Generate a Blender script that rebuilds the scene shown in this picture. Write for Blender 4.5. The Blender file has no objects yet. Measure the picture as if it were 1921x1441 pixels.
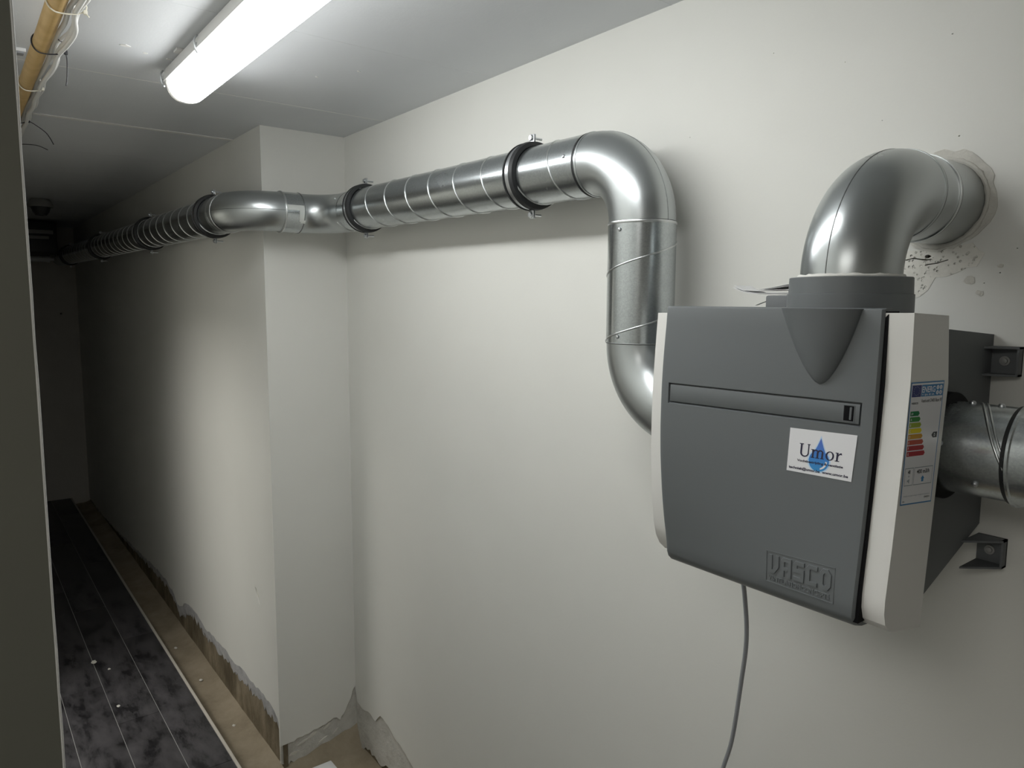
import bpy, bmesh, math, random
from mathutils import Vector, Matrix
random.seed(11)
D = bpy.data
SC = bpy.context.scene
COL = SC.collection
PI = math.pi
ZO = 1.8                      # all numbers below are relative to eye height; the floor ends up at z = 0

# ------------------------------------------------------------------ camera
F_PX = 1370.4
YAW, PITCH, ROLL = math.radians(52.409), math.radians(6.495), math.radians(0.257)
fw = Vector((-math.sin(YAW)*math.cos(PITCH), math.cos(YAW)*math.cos(PITCH), -math.sin(PITCH)))
r0 = Vector((math.cos(YAW), math.sin(YAW), 0)); u0 = r0.cross(fw)
rt = r0*math.cos(ROLL)+u0*math.sin(ROLL); up = -r0*math.sin(ROLL)+u0*math.cos(ROLL)
cam = D.cameras.new('camera'); cam.sensor_width = 36; cam.sensor_fit = 'HORIZONTAL'
cam.lens = 36*F_PX/1921; cam.clip_start = 0.02
co = D.objects.new('camera', cam); COL.objects.link(co)
co.matrix_world = Matrix(((rt.x, up.x, -fw.x, 0), (rt.y, up.y, -fw.y, 0), (rt.z, up.z, -fw.z, ZO), (0, 0, 0, 1)))
SC.camera = co

# ------------------------------------------------------------------ world, exposure
w = D.worlds.new('world'); SC.world = w; w.use_nodes = True
w.node_tree.nodes['Background'].inputs[0].default_value = (0.9, 0.95, 1, 1)
w.node_tree.nodes['Background'].inputs[1].default_value = 0.0
SC.view_settings.view_transform = 'Standard'
SC.view_settings.look = 'None'
SC.view_settings.exposure = 0.0
SC.view_settings.gamma = 1.0
SC.view_settings.use_curve_mapping = False
LAMP = 26.0                    # radiance of the lamp's diffuser
DX0, DX1 = -3.75, -2.95       # doorway in the passage's left wall, hidden behind the wall end
sl = D.lights.new('side_room_light', 'AREA'); sl.shape = 'RECTANGLE'; sl.size = 1.5; sl.size_y = 0.9; sl.energy = 36; sl.color = (1, 0.985, 0.94)
fl = D.lights.new('fill_light', 'AREA'); fl.shape = 'RECTANGLE'; fl.size = 0.9; fl.size_y = 0.9; fl.energy = 12; fl.color = (1, 0.98, 0.93)
fo_ = D.objects.new('fill_light', fl); COL.objects.link(fo_); fo_.location = (0.05, -0.95, ZO+0.60)      # added soft fill behind left of the camera, lifts the unit and right wall
so_ = D.objects.new('side_room_light', sl); COL.objects.link(so_); so_.location = (-3.5, -1.0, ZO+0.59)      # ceiling light of the room on the left, shining through the doorway

# ------------------------------------------------------------------ materials
def mat(name, color, rough=0.5, metal=0.0, spec=None):
    m = D.materials.new(name); m.use_nodes = True
    b = m.node_tree.nodes['Principled BSDF']
    b.inputs['Base Color'].default_value = (*color, 1)
    b.inputs['Roughness'].default_value = rough
    b.inputs['Metallic'].default_value = metal
    if spec is not None: b.inputs['Specular IOR Level'].default_value = spec
    return m
def N(m, t, **kw):
    n = m.node_tree.nodes.new(t)
    for k, v in kw.items():
        if k in n.inputs: n.inputs[k].default_value = v
        else: setattr(n, k, v)
    return n
def L(m, a, ao, b, bi): m.node_tree.links.new(a.outputs[ao], b.inputs[bi])
def P(m): return m.node_tree.nodes['Principled BSDF']
def noise(m, scale, detail=4, rough=0.6, stretch=None):
    tc = N(m, 'ShaderNodeTexCoord'); n = N(m, 'ShaderNodeTexNoise')
    n.inputs['Scale'].default_value = scale; n.inputs['Detail'].default_value = detail; n.inputs['Roughness'].default_value = rough
    if stretch:
        mp = N(m, 'ShaderNodeMapping'); mp.inputs['Scale'].default_value = stretch
        L(m, tc, 'Object', mp, 'Vector'); L(m, mp, 'Vector', n, 'Vector')
    else: L(m, tc, 'Object', n, 'Vector')
    return n
def ramp(m, src, stops, so='Fac'):
    r = N(m, 'ShaderNodeValToRGB'); e = r.color_ramp.elements
    while len(e) < len(stops): e.new(0.5)
    for i, (p, c) in enumerate(stops):
        e[i].position = p; e[i].color = (*c, 1) if len(c) == 3 else c
    L(m, src, so, r, 'Fac'); return r
def bump(m, src, strength, dist=0.002, so='Fac', prev=None):
    b = N(m, 'ShaderNodeBump'); b.inputs['Strength'].default_value = strength; b.inputs['Distance'].default_value = dist
    L(m, src, so, b, 'Height')
    if prev: L(m, prev, 'Normal', b, 'Normal')
    L(m, b, 'Normal', P(m), 'Normal'); return b

def wall_paint(name, c1, c2, bs=0.25):
    m = mat(name, c1, 0.55, spec=0.3)
    n = noise(m, 1.6, 3); r = ramp(m, n, [(0.3, c1), (0.7, c2)])
    L(m, r, 'Color', P(m), 'Base Color')
    a = noise(m, 5, 5, 0.55); b1 = bump(m, a, bs*0.5, 0.01)
    f = noise(m, 190, 3, 0.5); bump(m, f, bs, 0.0006, prev=b1)
    return m
M_WALL = wall_paint('white_wall_paint', (0.755, 0.75, 0.71), (0.72, 0.715, 0.675))
M_CEIL = wall_paint('white_ceiling_paint', (0.70, 0.715, 0.73), (0.665, 0.68, 0.695), 0.35)
M_BEAD = mat('joint_filler', (0.80, 0.79, 0.76), 0.6)
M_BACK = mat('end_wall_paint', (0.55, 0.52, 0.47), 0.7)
M_DIMW = mat('old_plain_plaster', (0.74, 0.73, 0.69), 0.8)

def rough_plaster(name, cs, sc, bs):
    m = mat(name, cs[0], 0.85, spec=0.2)
    n = noise(m, sc, 8, 0.7); r = ramp(m, n, [(0.25+0.5*i/(len(cs)-1), c) for i, c in enumerate(cs)])
    L(m, r, 'Color', P(m), 'Base Color')
    n2 = noise(m, sc*3, 8, 0.75); bump(m, n2, bs, 0.012)
    return m
M_SCRAPE = rough_plaster('scraped_white_plaster', [(0.50, 0.485, 0.44), (0.66, 0.645, 0.60), (0.74, 0.725, 0.68)], 14, 0.8)
M_GREYPL = rough_plaster('grey_broken_plaster', [(0.34, 0.34, 0.35), (0.52, 0.52, 0.53), (0.70, 0.69, 0.68)], 16, 0.8)
M_RENDER = mat('damp_bare_render', (0.35, 0.28, 0.2), 0.9, spec=0.15)
def damp():
    m = M_RENDER
    n = noise(m, 5, 8, 0.7, (1.2, 1, 0.6))
    r = ramp(m, n, [(0.32, (0.09, 0.072, 0.048)), (0.48, (0.17, 0.14, 0.095)), (0.62, (0.27, 0.225, 0.16)), (0.75, (0.38, 0.33, 0.25))])
    L(m, r, 'Color', P(m), 'Base Color')
    bump(m, noise(m, 26, 8, 0.7, (1, 1, 0.4)), 0.8, 0.01)
damp()
M_CONC = rough_plaster('sandy_screed', [(0.20, 0.165, 0.115), (0.30, 0.25, 0.18), (0.38, 0.32, 0.24)], 5, 0.3)
M_FILL = rough_plaster('white_filler', [(0.60, 0.58, 0.53), (0.76, 0.74, 0.68), (0.80, 0.78, 0.72)], 22, 0.6)
M_PITTED = M_FILL.copy(); M_PITTED.name = 'pitted_filler'
def pitted():
    m = M_PITTED; v = N(m, 'ShaderNodeTexVoronoi'); tc = N(m, 'ShaderNodeTexCoord'); L(m, tc, 'Object', v, 'Vector'); v.inputs['Scale'].default_value = 170
    r = ramp(m, v, [(0.12, (0, 0, 0)), (0.34, (1, 1, 1))], 'Distance')
    n = noise(m, 45, 4); k = ramp(m, n, [(0.46, (1, 1, 1)), (0.56, (0, 0, 0))]); mx = N(m, 'ShaderNodeMath', operation='MAXIMUM')
    L(m, r, 'Color', mx, 0); L(m, k, 'Color', mx, 1); bump(m, mx, 1.0, 0.003, 'Value')
pitted()

M_TILE = mat('dark_slate_tile', (0.03, 0.03, 0.032), 0.45)
def tile():
    m = M_TILE
    n = noise(m, 9, 12, 0.72, (0.7, 1.8, 1)); r = ramp(m, n, [(0.40, (0.014, 0.013, 0.015)), (0.47, (0.042, 0.040, 0.043)), (0.56, (0.062, 0.058, 0.063)), (0.72, (0.085, 0.080, 0.085))])
    L(m, r, 'Color', P(m), 'Base Color'); bump(m, n, 0.4, 0.004)
    rr = ramp(m, n, [(0.3, (0.35,)*3), (0.7, (0.6,)*3)]); L(m, rr, 'Color', P(m), 'Roughness')
tile()
M_GROUT = mat('pale_grout', (0.42, 0.41, 0.40), 0.9)
M_TRIM = mat('worn_edge_trim', (0.55, 0.51, 0.45), 0.45)

def zinc(name, base, rough, spangle=0.0, aniso=0.0):
    m = mat(name, base, rough, 1.0)
    n = noise(m, 9, 5, 0.6)
    rr = ramp(m, n, [(0.3, (rough-0.02,)*3), (0.7, (rough+0.03,)*3)]); L(m, rr, 'Color', P(m), 'Roughness')
    if spangle:
        tc = N(m, 'ShaderNodeTexCoord'); v = N(m, 'ShaderNodeTexVoronoi'); v.inputs['Scale'].default_value = 400
        L(m, tc, 'Object', v, 'Vector')
        r = ramp(m, v, [(0.0, tuple(c*(1-spangle) for c in base)), (1.0, tuple(min(1, c*(1+spangle)) for c in base))], 'Color')
        L(m, r, 'Color', P(m), 'Base Color')
        bump(m, v, 0.015, 0.001, 'Color')
    else:
        bump(m, noise(m, 14, 3), 0.015, 0.004)
    return m
M_PIPE = zinc('galvanised_sheet', (0.50, 0.53, 0.54), 0.25, 0.11)
M_ELBOW = zinc('pressed_galvanised_steel', (0.49, 0.515, 0.52), 0.34)
M_ELBOW_D = zinc('brushed_galvanised_steel', (0.47, 0.495, 0.50), 0.29)
M_SEAM = mat('seam_ridge', (0.66, 0.68, 0.68), 0.3, 1.0)
M_SEAMLINE = mat('weld_line', (0.25, 0.26, 0.26), 0.5, 1.0)
M_BOLT = mat('zinc_bolt', (0.62, 0.64, 0.66), 0.3, 1.0)
M_RUBBER = mat('black_rubber', (0.012, 0.013, 0.014), 0.55)
M_TAPE = mat('aluminium_tape', (0.72, 0.74, 0.72), 0.45, 0.6)
M_SEAL = mat('white_sealant', (0.74, 0.73, 0.69), 0.7)

def plastic(name, c, rough):
    m = mat(name, c, rough); bump(m, noise(m, 700, 2), 0.06, 0.0004); return m
M_GREY = plastic('anthracite_plastic', (0.135, 0.146, 0.151), 0.42)
M_GREYB = plastic('anthracite_foam_housing', (0.125, 0.133, 0.138), 0.6)
M_BLACK = mat('black_gap', (0.006, 0.006, 0.007), 0.6, spec=0.1)
M_WHITE = plastic('white_plastic', (0.76, 0.75, 0.72), 0.4)
M_CABLE = mat('grey_cable_sheath', (0.30, 0.31, 0.33), 0.5)
M_WCABLE = mat('white_cable_sheath', (0.68, 0.67, 0.64), 0.5)
M_PAPER = mat('white_paper', (0.80, 0.80, 0.80), 0.7)
M_YELLOW = mat('ochre_pipe_paint', (0.62, 0.39, 0.13), 0.5)
def yel():
    m = M_YELLOW; n = noise(m, 18, 6); r = ramp(m, n, [(0.3, (0.47, 0.30, 0.11)), (0.6, (0.58, 0.39, 0.16)), (0.8, (0.62, 0.43, 0.2))])
    L(m, r, 'Color', P(m), 'Base Color')
yel()
M_TIEW = mat('white_nylon', (0.78, 0.74, 0.62), 0.5)
M_TIEB = mat('black_nylon', (0.02, 0.02, 0.025), 0.5)
M_HOUS = mat('lamp_housing_grey', (0.78, 0.77, 0.75), 0.5)
M_JAMB = mat('wall_end_shade', (0.125, 0.125, 0.10), 0.6)  # shade of the white wall end, put into the colour
M_DARK = mat('dark_grey_metal', (0.035, 0.036, 0.04), 0.5)
M_DIM = mat('dusty_grey_metal', (0.30, 0.30, 0.29), 0.5)
M_LIGHT = D.materials.new('lit_diffuser'); M_LIGHT.use_nodes = True
def lit():
    b = P(M_LIGHT); b.inputs['Base Color'].default_value = (0.8, 0.8, 0.8, 1)
    b.inputs['Emission Color'].default_value = (0.98, 1.0, 0.995, 1); b.inputs['Emission Strength'].default_value = LAMP
    t = M_LIGHT.node_tree; g = t.nodes.new('ShaderNodeNewGeometry'); sp_ = t.nodes.new('ShaderNodeSeparateXYZ'); t.links.new(g.outputs['Normal'], sp_.inputs[0])
    ab = t.nodes.new('ShaderNodeMath'); ab.operation = 'ABSOLUTE'; t.links.new(sp_.outputs['Z'], ab.inputs[0])
    mr = t.nodes.new('ShaderNodeMapRange'); t.links.new(ab.outputs[0], mr.inputs['Value']); mr.inputs['To Min'].default_value = LAMP*0.25; mr.inputs['To Max'].default_value = LAMP
    t.links.new(mr.outputs[0], b.inputs['Emission Strength'])
lit()
M_CAP = mat('frosted_end_cap', (0.82, 0.81, 0.78), 0.35); P(M_CAP).inputs['Transmission Weight'].default_value = 0.15
def flat(name, c, r=0.5): return mat('print_'+name, c, r)
PR = {'white': flat('white', (0.80, 0.80, 0.82), 0.35), 'ink': flat('ink', (0.02, 0.018, 0.05)), 'blue': flat('blue', (0.03, 0.20, 0.45)),
      'drop': flat('drop', (0.08, 0.22, 0.62)), 'halo': flat('halo', (0.55, 0.72, 0.90)), 'navy': flat('navy', (0.012, 0.02, 0.16)),
      'green1': flat('green1', (0.0, 0.20, 0.05)), 'green2': flat('green2', (0.04, 0.27, 0.04)), 'green3': flat('green3', (0.33, 0.42, 0.02)),
      'yellow': flat('yellow', (0.85, 0.72, 0.0)), 'orange': flat('orange', (0.65, 0.33, 0.01)), 'red1': flat('red1', (0.48, 0.06, 0.02)),
      'red2': flat('red2', (0.42, 0.015, 0.02)), 'red3': flat('red3', (0.40, 0.01, 0.02)), 'black': flat('black', (0.01, 0.01, 0.012)),
      'grey': flat('grey', (0.30, 0.34, 0.38))}
def dropgrad():
    m = PR['drop']; tc = N(m, 'ShaderNodeTexCoord'); s = N(m, 'ShaderNodeSeparateXYZ'); L(m, tc, 'Generated', s, 0)
    r = ramp(m, s, [(0.0, (0.03, 0.30, 0.62)), (0.5, (0.05, 0.20, 0.60)), (1.0, (0.12, 0.14, 0.55))], 'Z')
    L(m, r, 'Color', P(m), 'Base Color')
dropgrad()

# ------------------------------------------------------------------ object helpers
def shade(bm, ang=0.6):
    bm.normal_update()
    for f in bm.faces: f.smooth = True
    for e in bm.edges:
        if len(e.link_faces) == 2:
            e.smooth = e.calc_face_angle(0) < ang
def root_of(o):
    while o.parent: o = o.parent
    return o
def obj(name, bm, m, parent=None, ang=0.6, recalc=True):
    if recalc: bmesh.ops.recalc_face_normals(bm, faces=bm.faces)
    shade(bm, ang)
    me = D.meshes.new(name)
    if parent: org = Vector(root_of(parent)['org'])
    else:
        c = [v.co for v in bm.verts]
        mn = Vector([min(v[i] for v in c) for i in range(3)]); mx = Vector([max(v[i] for v in c) for i in range(3)])
        org = Vector(((mn.x+mx.x)/2, (mn.y+mx.y)/2, mn.z))
    bmesh.ops.translate(bm, verts=bm.verts, vec=-org)
    bm.to_mesh(me); bm.free()
    for mm in (m if isinstance(m, (list, tuple)) else [m]): me.materials.append(mm)
    o = D.objects.new(name, me); COL.objects.link(o)
    if parent: o.parent = parent
    else:
        o['org'] = list(org); o.location = org + Vector((0, 0, ZO))
    return o
def thing(name, loc, label, cat, group=None):
    o = D.objects.new(name, None); COL.objects.link(o); o.empty_display_size = 0.05
    o['org'] = list(loc); o.location = Vector(loc)+Vector((0, 0, ZO))
    return tag(o, label, cat, group)
def tag(o, label, cat, group=None):
    o['label'] = label; o['category'] = cat
    if group: o['group'] = group
    return o
def struct(o, label=None):
    o['kind'] = 'structure'
    if label: o['label'] = label
    return o
def copy_tree(o, parent=None):
    c = o.copy(); COL.objects.link(c)
    if parent: c.parent = parent
    for ch in o.children: copy_tree(ch, c)
    return c
def put(o, loc):
    o['org'] = list(loc); o.location = Vector(loc)+Vector((0, 0, ZO))

# ------------------------------------------------------------------ geometry helpers (all add to a bmesh)
def B(): return bmesh.new()
def box(bm, x0, x1, y0, y1, z0, z1, mi=0, bev=0.0):
    vs = [bm.verts.new((x, y, z)) for z in (z0, z1) for y in (y0, y1) for x in (x0, x1)]
    fs = [bm.faces.new([vs[i] for i in q]) for q in ((0, 2, 3, 1), (4, 5, 7, 6), (0, 1, 5, 4), (1, 3, 7, 5), (3, 2, 6, 7), (2, 0, 4, 6))]
    for f in fs: f.material_index = mi
    if bev:
        es = list({e for f in fs for e in f.edges})
        bmesh.ops.bevel(bm, geom=es, offset=bev, segments=2, affect='EDGES', profile=0.5)
def frame_at(pts, closed=False):
    out = []; prev = None
    for i, p in enumerate(pts):
        a = pts[max(i-1, 0)]; b = pts[min(i+1, len(pts)-1)]
        t = (b-a).normalized()
        if prev is None:
            ref = Vector((0, 0, 1)) if abs(t.z) < 0.9 else Vector((0, 1, 0))
            n = t.cross(ref).normalized()
        else:
            n = (prev - t*prev.dot(t)).normalized()
        out.append((t, n, t.cross(n))); prev = n
    return out
def sweep(bm, pts, rad, seg=32, caps=False, mi=0, squash=None):
    pts = [Vector(p) for p in pts]; fr = frame_at(pts); rings = []
    for i, (p, (t, n, b)) in enumerate(zip(pts, fr)):
        r = rad[i] if isinstance(rad, (list, tuple)) else rad
        rings.append([bm.verts.new(p + (n*math.cos(2*PI*k/seg) + b*math.sin(2*PI*k/seg))*r) for k in range(seg)])
    for a, c in zip(rings, rings[1:]):
        for k in range(seg):
            f = bm.faces.new((a[k], a[(k+1) % seg], c[(k+1) % seg], c[k])); f.material_index = mi
    if caps:
        for r in (rings[0], rings[-1]): bm.faces.new(r).material_index = mi
    return rings
def lathe(bm, prof, org, axis, seg=48, mi=0):
    # prof: list of (along axis, radius)
    ax = Vector(axis).normalized(); ref = Vector((0, 0, 1)) if abs(ax.z) < 0.9 else Vector((1, 0, 0))
    n = ax.cross(ref).normalized(); b = ax.cross(n); o = Vector(org); rings = []
    for (h, r) in prof:
        rings.append([bm.verts.new(o+ax*h+(n*math.cos(2*PI*k/seg)+b*math.sin(2*PI*k/seg))*r) for k in range(seg)])
    for a, c in zip(rings, rings[1:]):
        for k in range(seg): bm.faces.new((a[k], a[(k+1) % seg], c[(k+1) % seg], c[k])).material_index = mi
    return rings
def cyl(bm, p0, p1, r, seg=16, mi=0): sweep(bm, [p0, p1], r, seg, True, mi)
def arc(c, r, a, b, a0=0, a1=PI/2, n=18):
    c, a, b = Vector(c), Vector(a), Vector(b)
    return [c + (a*math.cos(t)+b*math.sin(t))*r for t in [a0+(a1-a0)*i/n for i in range(n+1)]]
def spline(pts, n=8):
    pts = [Vector(p) for p in pts]; out = []
    for i in range(len(pts)-1):
        p0 = pts[max(i-1, 0)]; p1 = pts[i]; p2 = pts[i+1]; p3 = pts[min(i+2, len(pts)-1)]
        for k in range(n):
            t = k/n
            out.append(0.5*((2*p1)+(-p0+p2)*t+(2*p0-5*p1+4*p2-p3)*t*t+(-p0+3*p1-3*p2+p3)*t**3))
    return out+[pts[-1]]
def jag(pts, amp, step=0.02):
    out = [pts[0]]
    for (a, b) in zip(pts, pts[1:]):
        d = math.hypot(b[0]-a[0], b[1]-a[1]); n = max(1, int(d/step))
        for k in range(1, n+1):
            t = k/n; j = amp if k < n else 0
            out.append((a[0]+(b[0]-a[0])*t+random.uniform(-j, j)*0.5, a[1]+(b[1]-a[1])*t+random.uniform(-j, j)))
    return out
def sheet(loops, to3, thick, mi=0):
    # a slab with a free outline and holes: loops[0] outline, the rest holes, all in 2D; thick is a vector
    bm = B(); th = Vector(thick); edges = []; rings = []
    for lp in loops:
        vs = [bm.verts.new(to3(*p)) for p in lp]; rings.append(vs)
        for i in range(len(vs)): edges.append(bm.edges.new((vs[i], vs[(i+1) % len(vs)])))
    bmesh.ops.triangle_fill(bm, use_beauty=True, use_dissolve=False, edges=edges)
    for vs in rings:
        bk = [bm.verts.new(v.co+th) for v in vs]
        for i in range(len(vs)):
            j = (i+1) % len(vs); bm.faces.new((vs[i], vs[j], bk[j], bk[i]))
    return bm
def blob(cx, cy, rx, ry, n=10, rough=0.35):
    return [(cx+math.cos(2*PI*k/n)*rx*random.uniform(1-rough, 1), cy+math.sin(2*PI*k/n)*ry*random.uniform(1-rough, 1)) for k in range(n)]

# ------------------------------------------------------------------ room shell
ZC, ZF, ZT = 0.62, -1.80, -1.86          # ceiling, tiles, screed in the channel
YM, YP = 1.25, 0.927                     # long wall, pier wall
XP, XE, XB = -2.688, -7.58, 1.9          # pier corner, end wall, wall behind the camera
YL = -0.55                               # left side of the passage

# floor: slab, tiles as pieces, edge trim, screed channel
bm = B(); box(bm, XE-0.1, XB, YL-1.2, 0.775, ZF-0.10, ZF-0.0025)
floor = struct(obj('floor', bm, M_GROUT), 'pale grout bed under dark slate tiles')
rows = [(0.295+0.165*k, 0.295+0.165*(k+1)) for k in range(-7, 3)]
offs = {0: -3.73, 1: -4.74, 2: -4.2}
tl = 1.4
for (y0, y1) in rows:
    k = round((y0-0.295)/0.165); off = offs.get(k, -3.9+0.53*(k % 3))
    x = off - tl*math.ceil((off-XE)/tl)
    while x < XB:
        a, b = max(x, XE), min(x+tl, XB)
        if b-a > 0.02:
            bm = B(); box(bm, a+0.0012, b-0.0012, y0+0.0014, min(y1, 0.775)-0.0014, ZF-0.012, ZF+random.uniform(-0.0004, 0.0004), bev=0.0006)
            obj('tile', bm, M_TILE, floor)
        x += tl
bm = B(); box(bm, XE, XB, 0.775, 0.787, ZF-0.06, ZF+0.002, bev=0.002)
struct(obj('trim_1', bm, M_TRIM), 'worn pale edge strip along the dark tiles')
# channel with a coved side towards the wall
def channel():
    bm = B(); nx = 150; ys = [0.787, 0.80, 0.84, 0.88, 0.91, 0.935, 0.955, 1.0, 1.1, 1.2, 1.275]
    g = []
    for i in range(nx+1):
        x = XE+(XB-XE)*i/nx; r = []
        for y in ys:
            z = ZT + random.uniform(-0.003, 0.003)
            if x < XP and y > 0.88: z += (y-0.88)*0.35
            if y < 0.79: z = ZT-0.01
            r.append(bm.verts.new((x, y, z)))
        g.append(r)
    for i in range(nx):
        for j in range(len(ys)-1):
            bm.faces.new((g[i][j], g[i+1][j], g[i+1][j+1], g[i][j+1]))
    return bm
struct(obj('floor_channel', channel(), M_CONC, ang=2), 'sandy screed channel between tiles and wall')

# ceiling: panels with filled joints
bm = B(); box(bm, XE-0.1, XB+0.1, YL-1.2, YM+0.15, ZC+0.012, ZC+0.12)
ceil = struct(obj('ceiling', bm, M_CEIL), 'white panelled ceiling')
xs = [-2.36-0.64*k for k in range(9)][::-1]+[-2.36+0.64*k for k in range(1, 8)]
for a, b in zip([XE-0.1]+xs, xs+[XB+0.1]):
    if b-a < 0.02 or b < XE: continue
    bm = B(); box(bm, max(a, XE-0.1)+0.0008, b-0.0008, YL-1.2, YM+0.14, ZC, ZC+0.012)
    obj('ceiling_panel', bm, M_CEIL, ceil)
for x in xs:
    if x < XE: continue
    bm = B(); n = 40
    for i in range(n):
        y0 = YL-1.2+(YM+0.14-YL+1.2)*i/n; y1 = YL-1.2+(YM+0.14-YL+1.2)*(i+1)/n
        big = abs(x+3.0) < 0.01; wd = (0.010 if big else 0.0018)*random.uniform(0.8, 1.2)
        box(bm, x-wd, x+wd, y0, y1, ZC-(0.003 if big else 0.0004), ZC+0.008)
    obj('joint_bead', bm, M_BEAD if big or abs(x+2.36) < 0.01 else M_CEIL, ceil)
# paint flecks beside the lamp
for (x, y, s) in ((-2.07, 0.389, 0.010), (-2.10, 0.44, 0.007), (-2.115, 0.50, 0.008), (-1.9, 0.93, 0.005), (-2.02, 0.86, 0.004)):
    bm = sheet([blob(x, y, s, s*1.4, 8, 0.6)], lambda a, b: (a, b, ZC-0.0015), (0, 0, 0.003)); obj('paint_flake', bm, M_BEAD, ceil)

# right wall (long), with jagged bottom, cracks and pits cut right through the paint layer
edge = jag([(-2.69, -1.615), (-2.675, -1.665), (-2.60, -1.672), (-2.55, -1.665), (-2.511, -1.675), (-2.468, -1.632), (-2.40, -1.642), (-2.373, -1.655), (-2.29, -1.68), (-2.207, -1.712),
            (-1.9, -1.735), (-1.3, -1.70), (-0.6, -1.74), (0.4, -1.70), (1.9, -1.72)], 0.006)
def strip_hole(pts, w):
    up_ = [(x, z+w*random.uniform(0.4, 1)) for x, z in pts]; dn = [(x, z-w*random.uniform(0.4, 1)) for x, z in pts[::-1]]
    return up_+dn
cr1 = jag([(-0.572, 0.069), (-0.552, 0.071), (-0.536, 0.068), (-0.528, 0.069)], 0.001, 0.006)
cr2 = jag([(-0.537, 0.060), (-0.525, 0.0615), (-0.512, 0.0645), (-0.503, 0.067)], 0.0007, 0.006)
holes = [strip_hole(cr1, 0.0011), strip_hole(cr2, 0.0013), blob(-0.534, 0.0735, 0.006, 0.0032, 9)]
pits = [(-0.505, 0.105), (-0.47, 0.09), (-0.41, 0.08), (-0.43, 0.045), (-0.45, 0.03), (-0.83, 0.46), (-0.69, 0.41), (-0.62, 0.30), (-0.52, 0.41), (-1.02, 0.34), (-0.39, 0.33), (-1.72, -0.36), (-2.62, -0.12), (-0.33, -0.43), (-0.86, -0.95), (-0.50, 0.255), (-1.25, 0.06), (-1.46, -0.27)]
for (x, z) in pits: holes.append(blob(x, z, random.uniform(0.0008, 0.0017), random.uniform(0.0008, 0.0014), 7))
wr = struct(obj('wall_right', sheet([edge+[(1.9, ZC+0.01), (-2.69, ZC+0.01)]]+holes, lambda x, z: (x, YM, z), (0, 0.010, 0)), M_WALL, ang=0.5), 'white painted long wall behind the ventilation unit')
e2 = jag([(-2.70, -1.86), (-2.66, -1.868), (-2.60, -1.845), (-2.536, -1.838), (-2.50, -1.852), (-2.421, -1.826), (-2.3, -1.85), (-1.5, -1.83), (0, -1.84), (1.9, -1.84)], 0.012)
obj('scraped_plaster', sheet([e2+[(1.9, -1.55), (-2.70, -1.55)]], lambda x, z: (x, YM+0.0065, z), (0, 0.012, 0)), M_SCRAPE, wr)
bm = B(); box(bm, -2.72, 1.9, YM+0.0115, YM+0.12, ZT-0.05, ZC+0.05); obj('bare_render', bm, M_RENDER, wr)
# rough filler under and around the exhaust outlet
FX, FZ = -0.520, 0.155; RE = 0.0645
pl = jag([(-0.61, 0.082), (-0.47, 0.092), (-0.452, 0.075), (-0.462, 0.055), (-0.52, 0.04), (-0.53, 0.02), (-0.56, 0.0), (-0.61, 0.0), (-0.61, 0.082)], 0.004, 0.012)[:-1]
obj('filler_patch', sheet([pl]+[strip_hole(cr1, 0.0014), strip_hole(cr2, 0.0016), holes[2]], lambda x, z: (x, YM-0.0005, z), (0, 0.003, 0)), M_PITTED, wr)
ann = [(FX+0.0012+(RE+0.006+random.uniform(0, 0.010)+0.010*max(0, math.sin(t))+(0.004 if 0.6 < t < 2.0 else 0))*math.cos(t), FZ+(RE+0.006+random.uniform(0, 0.008)+0.006*max(0, math.sin(t)))*math.sin(t)) for t in [2*PI*k/40 for k in range(40)]]
obj('filler_ring', sheet([ann], lambda x, z: (x, YM-0.0016, z), (0, 0.003, 0)), M_FILL, wr)
for (x, z, s) in ((-0.39, 0.20, 0.012), (-0.385, 0.18, 0.008), (-0.47, 0.035, 0.012), (-0.455, 0.015, 0.008), (-0.43, 0.055, 0.006)):
    obj('filler_smear', sheet([blob(x, z, s, s*0.7, 9, 0.5)], lambda a, b: (a, YM-0.0007, b), (0, 0.002, 0)), M_FILL, wr)

# return wall of the pier (faces the camera side)
er = jag([(0.927, -1.752), (0.968, -1.745), (1.03, -1.735), (1.091, -1.728), (1.149, -1.708), (1.165, -1.712), (1.179, -1.728), (1.209, -1.68), (1.242, -1.611), (1.25, -1.60)], 0.006, 0.012)
wt = struct(obj('wall_return', sheet([er+[(1.25, ZC+0.01), (0.927, ZC+0.01)]], lambda y, z: (XP, y, z), (-0.010, 0, 0)), M_WALL, ang=0.5), 'narrow white return wall at the pier corner')
er2 = jag([(0.93, -1.826), (1.0, -1.835), (1.065, -1.847), (1.12, -1.842), (1.182, -1.835), (1.213, -1.802), (1.262, -1.80)], 0.008, 0.012)
obj('scraped_plaster', sheet([er2+[(1.262, -1.55), (0.93, -1.55)]], lambda y, z: (XP-0.0055, y, z), (-0.012, 0, 0)), M_SCRAPE, wt)
bm = B(); box(bm, -2.85, XP-0.0115, 0.9385, 1.27, ZT-0.05, ZC+0.05); obj('bare_render', bm, M_RENDER, wt)
# loose plaster flakes still hanging on the patched corner
for (y, z, s, t) in ((1.06, -1.75, 0.022, 0.5), (1.02, -1.765, 0.018, 0.4), (1.12, -1.735, 0.02, 0.6), (0.98, -1.80, 0.02, 0.2), (1.10, -1.79, 0.018, 0.5), (1.16, -1.77, 0.012, 0.8)):
    bm = sheet([[(y+(a*math.cos(t)-b*math.sin(t)), z+(a*math.sin(t)+b*math.cos(t))) for a, b in blob(0, 0, s*1.6, s*0.35, 9, 0.5)]], lambda a, b: (XP-0.003+0.0, a, b), (-0.004, 0, 0))
    obj('plaster_flake', bm, M_FILL, wt)

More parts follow.
